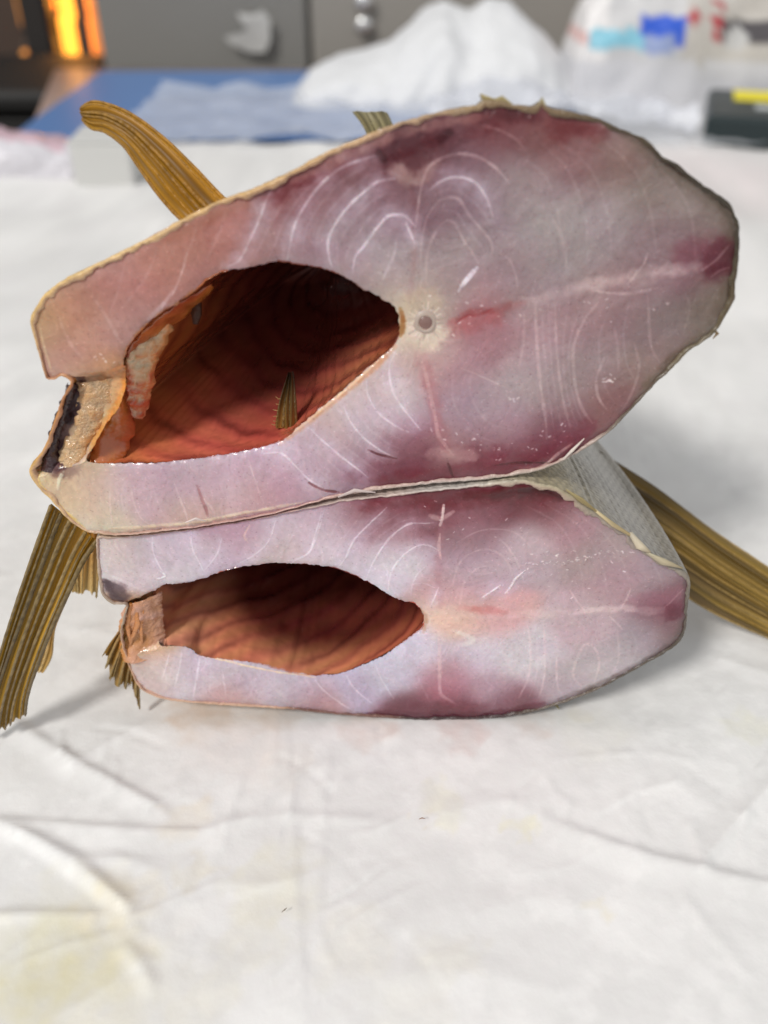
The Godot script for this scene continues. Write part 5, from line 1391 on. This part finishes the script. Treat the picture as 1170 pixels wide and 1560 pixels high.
		["208 190 192 0.6 0.11 0.07 0.1", "28,84.4 34.4,79.5 38.1,70.8 39.9,60.2"],
		["208 190 192 0.6 0.11 0.07 0.1", "32.2,87.2 39.5,80.9 44.3,70.8 45.9,60.2"],
		["208 190 192 0.6 0.11 0.07 0.1", "36.7,87.2 44.8,80.9 49.7,70.8 51.7,60.2"],
		["208 190 192 0.6 0.11 0.07 0.1", "47.1,87.2 54.6,80.9 59.5,72.3 62.5,61.8"],
		["208 190 192 0.6 0.11 0.07 0.1", "59.6,82.3 66.7,75.2 70.2,67.8 71.6,61.8"],
		["208 190 192 0.6 0.11 0.07 0.1", "19.8,34.1 19.4,27.1 23.9,19.9 30.9,17.2"],
		["208 190 192 0.6 0.11 0.07 0.1", "14.8,34.1 15.1,25.3 19.7,17.2 27.7,13.4"],
		["208 190 192 0.6 0.11 0.07 0.1", "70,53.9 72.3,49.1 71.7,42.6"],
	]

func lower_strokes() -> Array:
	return [
		["112 40 50 3.4 0.85 0 0.2", "-9.5,82.3 3.1,83.3 17.4,84.4 31.6,86.3 44.2,85.5"],
		["86 18 26 2.4 0.95 0 0.25", "17.3,86.3 28,87.2 38.7,87.2 46.4,85.1"],
		["70 16 22 1.1 0.8 -0.4 0.3", "30.6,88 40.4,87.6 48.2,84.6"],
		["134 80 90 3.4 0.5 0 0.2", "-7.8,79.4 6.8,80.1 15.9,79 32,81.6"],
		["58 36 44 3.8 0.95 0 0.4", "-83.3,55.8 -80.9,51.9"],
		["76 48 54 1.8 0.8 0 0.3", "-84.3,57 -82.3,50.4 -80.1,49.9"],
		["206 190 190 1.0 0.5 0.1 0.2", "-83.8,59.4 -80.3,57.7 -76.1,54.6 -73.1,52.9"],
		["188 150 148 1.2 0.7 0.1 0.3", "9.5,80.1 12.6,79 15.8,81.2"],
		["206 180 176 0.7 0.9 0.2 0.5", "13.1,83.3 12.8,78.5 12.3,76.8"],
		["170 118 124 1.6 0.4 0 0.2", "12.7,76.8 12.4,67.7 12.6,58.2 13.7,47.1"],
		["214 180 176 0.7 0.6 0.1 0.4", "12.4,74.1 12.2,70 12.9,65.4"],
		["200 166 168 0.9 0.5 0.1 0.4", "13.4,35.4 14.1,24.5 14.5,13.1 15.9,10.2 20.1,6.7"],
		["150 86 98 2.4 0.55 0 0.2", "12.5,13.1 16.9,6.7 25.4,4.9"],
		["96 36 50 2.2 0.85 0 0.25", "-8.6,1.8 8.5,1.2 23.5,1.2 36.2,3 48.6,6.7"],
		["104 44 56 3.2 0.6 0 0.2", "6.3,5.8 19.1,4.9 29.7,5.5"],
		["92 70 66 1.6 0.6 0 0.25", "52.7,8.4 64.4,14.9 73.7,22.3 82.6,30 86.9,39.4 85.5,50.9 84.3,57"],
		["110 44 60 3.2 0.75 0 0.3", "80.2,45.8 83.7,47.9"],
		["104 40 56 2.6 0.7 0 0.3", "82.2,43.3 85.3,45.8"],
		["150 96 108 3.4 0.45 0 0.2", "69.3,50.4 77.2,49.6 84.3,53.4"],
		["160 104 70 1.1 0.7 -0.2 0.3", "7.5,45.8 9.2,42 8.7,36.7"],
		["84 34 26 0.6 0.9 -0.4 0.4", "5.9,46.8 8,43.8 7.7,38.6"],
		["196 168 156 2.4 0.55 0.1 0.3", "11.5,44.6 17.3,45.8 19.4,42"],
		["206 196 190 1.4 0.5 0.05 0.3", "17.6,38.1 23.8,34.1 19.9,31.4"],
		["190 112 108 2.0 0.6 0 0.3", "19.2,47.1 27.1,45.8 33,44.6"],
		["221 208 214 0.432 0.504 0.2 0.4", "-68.2,72.7 -68.8,67.7 -67.8,63 -66.7,60.2"],
		["221 208 214 0.36 0.46799999999999997 0.2 0.4", "-57.2,74.5 -57.4,69.3 -55.9,63.5 -55.1,60.6"],
		["221 208 214 0.36 0.36 0.2 0.4", "-48.8,72.3 -50.8,66.5 -54.8,61.1"],
		["221 208 214 0.36 0.432 0.2 0.4", "-33.3,77.9 -35.7,71.4 -39.4,67.2 -46,62.5"],
		["221 208 214 0.432 0.504 0.2 0.4", "-20.6,80.1 -22.5,73.4 -24.5,67.2 -29.7,63.5"],
		["221 208 214 0.288 0.36 0.15 0.4", "-19.8,81.6 -21.8,73.9 -24.9,66.8 -31.8,63.5"],
		["221 208 214 0.432 0.576 0.2 0.45", "-2.5,82.7 -6.5,77.7 -11.5,71.8 -14.1,65.6 -16.8,61.4"],
		["221 208 214 0.432 0.612 0.22 0.45", "10.4,77.7 7.7,77.4 3.2,76.8 -1.7,72.3 -5.8,64.7 -8.4,57.7"],
		["221 208 214 0.432 0.54 0.2 0.45", "12.2,68.2 9,70.2 5.7,69.8 1.7,65.6 -1.1,60.4 -2.1,53.4"],
		["221 208 214 0.36 0.288 0.1 0.4", "9,63 6.6,60.2 5,55.8 4.7,51.4"],
		["221 208 214 0.36 0.252 0.1 0.4", "4.4,55.8 8.2,56.3 11.2,54.6"],
		["221 208 214 0.432 0.432 0.2 0.4", "10.4,47.1 11.7,50.9 12.7,54.6"],
		["214 188 186 0.595 0.24 0.1 0.3", "16.9,55.8 18.1,63 21.6,67.2 26.6,68.2 31.5,64.9 34.3,58.2"],
		["214 188 186 0.595 0.24 0.1 0.3", "19.1,48.4 20.2,57 23.1,61.1 26,62.5"],
		["214 188 186 0.51 0.21 0.1 0.3", "16.2,70 23.4,75 32.6,74.5 38.6,68.8"],
		["214 188 186 0.425 0.24 0.1 0.3", "29.1,72.3 34.2,65.4 37.9,55.8"],
		["226 214 214 0.29 0.5 0.14 0.3", "37.2,63.5 37.4,64"],
		["240 232 232 0.23 0.5 0.14 0.3", "37.9,63.7 38.3,64"],
		["240 232 232 0.41 0.5 0.14 0.3", "39.3,63.5 39.5,63.5"],
		["240 232 232 0.25 0.5 0.14 0.3", "40.2,63.5 40.7,63.2"],
		["240 232 232 0.39 0.5 0.14 0.3", "41.8,64.4 42.1,64.4"],
		["226 214 214 0.2 0.5 0.14 0.3", "42.3,63.5 42.9,63"],
		["226 214 214 0.32 0.5 0.14 0.3", "43,63.7 43.5,63.5"],
		["232 222 220 0.24 0.5 0.14 0.3", "44,63.7 44.3,64"],
		["240 232 232 0.19 0.5 0.14 0.3", "45.4,63 45.8,63.2"],
		["226 214 214 0.21 0.5 0.14 0.3", "46,63.7 46.4,64.2"],
		["226 214 214 0.24 0.5 0.14 0.3", "47.9,64 48.3,63.7"],
		["226 214 214 0.2 0.5 0.14 0.3", "48.3,63.2 48.5,63.5"],
		["240 232 232 0.2 0.5 0.14 0.3", "49.1,64.4 49.7,64.7"],
		["240 232 232 0.39 0.5 0.14 0.3", "50.1,64.2 50.7,64"],
		["226 214 214 0.25 0.5 0.14 0.3", "50.5,64.4 50.8,64.2"],
		["232 222 220 0.38 0.5 0.14 0.3", "51.5,65.4 51.8,65.6"],
		["226 214 214 0.32 0.5 0.14 0.3", "51.5,64.9 51.8,64.7"],
		["226 214 214 0.36 0.5 0.14 0.3", "52.1,64.9 52.5,64.9"],
		["226 214 214 0.4 0.5 0.14 0.3", "54.2,64.7 54.3,65.1"],
		["240 232 232 0.32 0.5 0.14 0.3", "53.6,66.1 54,66.1"],
		["232 222 220 0.24 0.5 0.14 0.3", "54.2,65.8 54.8,65.6"],
		["226 214 214 0.27 0.5 0.14 0.3", "55.2,65.8 55.3,65.8"],
		["240 232 232 0.29 0.5 0.14 0.3", "55.8,65.4 55.9,65.6"],
		["240 232 232 0.28 0.5 0.14 0.3", "56.8,66.3 57.1,66.3"],
		["240 232 232 0.42 0.5 0.14 0.3", "58,66.8 58.3,66.5"],
		["232 222 220 0.18 0.5 0.14 0.3", "58.3,67.5 58.6,67.5"],
		["240 232 232 0.26 0.5 0.14 0.3", "60.2,67.2 60.7,67"],
		["232 222 220 0.23 0.5 0.14 0.3", "60.3,67.7 60.8,67.5"],
		["226 214 214 0.2 0.5 0.14 0.3", "61.7,67 62.3,66.5"],
		["232 222 220 0.2 0.5 0.14 0.3", "62.7,67.7 63.3,67.5"],
		["232 222 220 0.29 0.5 0.14 0.3", "64.1,67.5 64.4,67.7"],
		["240 232 232 0.4 0.5 0.14 0.3", "64.5,67.5 64.7,67"],
		["226 214 214 0.39 0.5 0.14 0.3", "66.5,67.5 67,67.2"],
		["226 214 214 0.38 0.5 0.14 0.3", "67.2,67.5 67.7,67.2"],
		["240 232 232 0.18 0.5 0.14 0.3", "32.8,52.4 33.2,52.4"],
		["240 232 232 0.18 0.5 0.14 0.3", "33.4,54.1 33.7,53.6"],
		["226 214 214 0.38 0.5 0.14 0.3", "33.9,55.3 34.2,55.3"],
		["226 214 214 0.27 0.5 0.14 0.3", "33.8,56.3 34.4,55.8"],
		["232 222 220 0.37 0.5 0.14 0.3", "34.8,58.2 35.3,57.7"],
		["226 214 214 0.19 0.5 0.14 0.3", "35.2,58.7 35.6,59"],
		["226 214 214 0.2 0.5 0.14 0.3", "36.1,59 36.5,59.2"],
		["226 214 214 0.29 0.5 0.14 0.3", "37.2,59.9 37.4,59.9"],
		["240 232 232 0.34 0.5 0.14 0.3", "38,61.4 38.1,61.8"],
		["232 222 220 0.2 0.5 0.14 0.3", "25.9,51.4 26.2,51.1"],
		["232 222 220 0.17 0.5 0.14 0.3", "26.1,51.1 26.5,50.6"],
		["232 222 220 0.25 0.5 0.14 0.3", "26.6,52.6 27.1,52.4"],
		["240 232 232 0.24 0.5 0.14 0.3", "27.9,53.4 28.3,52.9"],
		["232 222 220 0.21 0.5 0.14 0.3", "28.9,53.6 29.3,53.8"],
		["232 222 220 0.37 0.5 0.14 0.3", "30.1,54.8 30.6,54.3"],
		["240 232 232 0.26 0.5 0.14 0.3", "31.3,55.1 31.5,55.3"],
		["232 222 220 0.41 0.5 0.14 0.3", "10.6,84.6 11.1,84.4"],
		["240 232 232 0.22 0.5 0.14 0.3", "11.9,89.1 12.4,89.1"],
		["240 232 232 0.22 0.5 0.14 0.3", "12.4,79.6 12.8,79.4"],
		["232 222 220 0.25 0.5 0.14 0.3", "14.3,72.1 14.9,72.3"],
		["232 222 220 0.23 0.5 0.14 0.3", "7.8,82.9 8.1,82.7"],
		["226 214 214 0.39 0.5 0.14 0.3", "12.1,78.5 12.3,78.5"],
		["226 214 214 0.32 0.5 0.14 0.3", "20.2,79.4 20.5,79.2"],
		["226 214 214 0.27 0.5 0.14 0.3", "16.1,74.5 16.4,75"],
		["232 222 220 0.4 0.5 0.14 0.3", "18.6,75.4 18.9,75.7"],
		["240 232 232 0.33 0.5 0.14 0.3", "27.9,72.7 28.2,72.5"],
		["240 232 232 0.24 0.5 0.14 0.3", "35.9,69.8 36.4,70.2"],
		["232 222 220 0.35 0.5 0.14 0.3", "30.4,78.5 30.8,79"],
		["240 232 232 0.18 0.5 0.14 0.3", "32,65.1 32.3,65.6"],
		["226 214 214 0.32 0.5 0.14 0.3", "45.7,66.3 46.2,66.8"],
		["240 232 232 0.39 0.5 0.14 0.3", "38.4,67 38.9,67"],
		["232 222 220 0.21 0.5 0.14 0.3", "34.7,75.4 35,75.7"],
		["226 214 214 0.22 0.5 0.14 0.3", "38.3,63.7 38.8,64"],
		["226 214 214 0.25 0.5 0.14 0.3", "36.7,63.2 37,63.2"],
		["240 232 232 0.25 0.5 0.14 0.3", "51.4,64.7 51.8,64.9"],
		["240 232 232 0.23 0.5 0.14 0.3", "49.3,61.1 49.7,61.1"],
		["226 214 214 0.42 0.5 0.14 0.3", "45.7,66.3 46.1,66.1"],
		["240 232 232 0.38 0.5 0.14 0.3", "51.8,64.2 52.1,64.7"],
		["226 214 214 0.41 0.5 0.14 0.3", "42.8,67.7 43.2,67.9"],
		["240 232 232 0.24 0.5 0.14 0.3", "50.4,68.2 51,67.9"],
		["232 222 220 0.38 0.5 0.14 0.3", "51.7,50.6 52.1,51.1"],
		["240 232 232 0.34 0.5 0.14 0.3", "56.4,54.3 56.9,54.3"],
		["226 214 214 0.4 0.5 0.14 0.3", "45,59 45.3,59.4"],
		["232 222 220 0.24 0.5 0.14 0.3", "51.4,56.8 51.6,57"],
		["232 222 220 0.25 0.5 0.14 0.3", "61.8,63.7 62.3,63.2"],
		["240 232 232 0.39 0.5 0.14 0.3", "65.7,60.6 66.2,60.4"],
		["236 228 228 0.6 0.7 0.4 0.35", "32.4,52.1 34.1,55.3 35,58.2 37.4,61.1"],
		["236 228 228 0.5 0.6 0.3 0.4", "25.8,50.9 28.5,53.4 30.7,55.3"],
		["214 188 186 1.87 0.24 0.08 0.3", "23.3,43.8 31.2,43.3 38.9,44.3 48.7,44.8 58.3,46.3 67.9,46.8 76,45.3 80.1,46.3"],
		["214 188 186 1.7 0.27 0.05 0.2", "54.5,45.3 64,46.8 72,45.8"],
		["214 188 186 0.425 0.36 0.1 0.4", "67,46.8 68.2,51.4 68.7,54.6"],
		["214 188 186 0.425 0.3 0.1 0.4", "56.4,45.8 52.8,50.9 51.2,53.4"],
		["214 188 186 0.425 0.3 0.1 0.4", "63.4,44.6 66.9,40.7 68.9,38.1"],
		["214 188 186 0.425 0.27 0.1 0.4", "80,47.1 82.8,50.9 84.3,53.4"],
		["214 188 186 0.68 0.33 0.12 0.3", "39.7,42 41.8,30 42.2,18.9 39.9,9.6"],
		["214 188 186 0.595 0.33 0.12 0.3", "44.8,40.7 46.8,24.5 47.1,17.5 46.2,9.6"],
		["214 188 186 0.595 0.36 0.12 0.35", "50.2,27.3 51.1,18.9 52.6,12.6 54.9,10.8"],
		["214 188 186 0.765 0.3 0.1 0.3", "63.2,16 63.6,24.5 61.2,31.4 58.1,32.2 56.4,25.9 56.3,18.9 59.3,14.6"],
		["214 188 186 0.595 0.21 0.1 0.3", "67.3,38.1 69.3,27.3 68.2,20.3"],
		["221 208 214 0.432 0.396 0.1 0.3", "-69.4,28.7 -71.2,23.1 -73.4,17.5"],
		["221 208 214 0.504 0.396 0.1 0.3", "-65.5,29.5 -67.2,22.3 -69.7,14.3"],
		["221 208 214 0.576 0.432 0.1 0.3", "-60.4,26.5 -62.1,18.6 -64.4,9.6"],
		["221 208 214 0.504 0.288 0.1 0.3", "-53.9,21.7 -53.7,16 -53.9,9.6"],
		["221 208 214 0.432 0.36 0.1 0.3", "-25,17.2 -22.9,13.1 -18,7.6 -13.2,3.4"],
		["221 208 214 0.504 0.432 0.1 0.3", "-15,18.9 -12,12.3 -7.2,6.7"],
		["221 208 214 0.432 0.36 0.1 0.3", "-5.9,24 -4,17.5 -0.1,8.4"],
		["226 190 150 0.5 0.7 0.1 0.4", "-61.1,27.3 -51.2,24.5 -37.2,20 -24.9,17.8"],
		["226 190 150 0.5 0.7 0.1 0.4", "-30.6,62.1 -19.3,60.4 -11.8,57.3 -0.3,49.4"],
		["210 160 130 0.8 0.7 0.1 0.3", "-82.5,25.1 -81.7,17.2 -79.1,12.6 -73.7,9.6"],
		["206 170 160 0.5 0.6 -0.2 0.4", "-40.6,76.8 -42.4,73.4 -41.5,70.9"],
		["230 224 222 0.6 0.6 0.4 0.4", "-67.6,60.6 -66.5,58.7 -68.9,57.7"],
		["206 190 196 0.55 0.13 0.07 0.1", "-14.6,81 -15.7,78.5 -16.8,76.1 -18,73.7 -19.2,71.3 -20.3,68.7 -21.8,66.5 -23.6,64.6 -25.5,62.8"],
		["206 190 196 0.55 0.13 0.07 0.1", "-8.6,81.8 -10.1,79.4 -11.6,77 -13.2,74.6 -14.8,72.2 -16.2,69.5 -17.7,66.9 -19.3,64.4 -21.2,62.1"],
		["206 190 196 0.55 0.13 0.07 0.1", "1.7,81 -0.6,79.3 -3,77.5 -5.2,75.3 -7.5,72.9 -9.3,69.9 -10.8,66.7 -12.3,63.4 -14,60.2"],
		["206 190 196 0.55 0.13 0.07 0.1", "6,79.4 3.2,78.4 0.4,77.2 -2.1,75.1 -4.6,72.7 -6.4,69.5 -8.1,66.1 -9.7,62.6 -11.2,59"],
		["206 190 196 0.55 0.13 0.07 0.1", "-62.7,73.6 -62.8,71.9 -63,70.2 -63.1,68.4 -62.7,66.8 -62.3,65.2 -61.9,63.5 -61.4,62 -60.9,60.4"],
		["206 190 196 0.55 0.13 0.07 0.1", "-26.9,79 -27.7,76.5 -28.6,74.1 -29.5,71.7 -30.8,69.5 -32.1,67.4 -33.9,65.8 -35.9,64.4 -37.9,63"],
		["206 190 196 0.55 0.13 0.07 0.1", "42.2,41.3 42.8,37.5 43.4,33.6 44,29.7 44.3,25.7 44.5,21.6 44.5,17.5 43.8,13.6 43.1,9.6"],
		["206 190 196 0.55 0.13 0.07 0.1", "-10.4,21.5 -9.7,19.6 -9.1,17.7 -8.4,15.9 -7.6,14.1 -6.6,12.4 -5.6,10.8 -4.6,9.2 -3.6,7.6"],
		["206 190 196 0.55 0.13 0.07 0.1", "-67.4,29.1 -67.9,27.5 -68.3,25.8 -68.8,24.2 -69.3,22.5 -69.8,20.9 -70.4,19.2 -71,17.6 -71.6,15.9"],
		["206 190 196 0.55 0.13 0.07 0.1", "-62.9,28 -63.4,26 -63.8,24.1 -64.3,22.1 -64.8,20.1 -65.3,18.1 -65.9,16.1 -66.5,14 -67.1,12"],
		["206 190 196 0.55 0.13 0.07 0.1", "-57.2,24.1 -57.4,22.4 -57.6,20.6 -57.8,18.8 -58,17 -58.3,15.2 -58.6,13.3 -58.9,11.5 -59.2,9.6"],
		["208 190 192 0.6 0.11 0.07 0.1", "35.4,83.3 45.2,76.8 52,65.4 55.7,50.9"],
		["208 190 192 0.6 0.11 0.07 0.1", "40.8,83.8 51.7,75.7 58.7,64.2 62.3,52.1"],
		["208 190 192 0.6 0.11 0.07 0.1", "46.2,83.3 58.4,73.4 65.5,63 68.9,53.4"],
		["208 190 192 0.6 0.11 0.07 0.1", "57.9,76.8 70.4,67.7 76.7,58.2 78.9,50.9"],
		["208 190 192 0.6 0.11 0.07 0.1", "-41.3,20.3 -37.7,13.1 -32.9,6.1"],
		["208 190 192 0.6 0.11 0.07 0.1", "-49.4,22.3 -47,14.6 -44.4,7.3"],
		["208 190 192 0.6 0.11 0.07 0.1", "27.9,32.7 27.6,21.7 31.4,11.7"],
		["208 190 192 0.6 0.11 0.07 0.1", "71.3,38.1 74.3,31.4 73.4,24.5"],
		["208 190 192 0.6 0.11 0.07 0.1", "4.9,27.3 8.2,16 11.6,7.3"],
	]
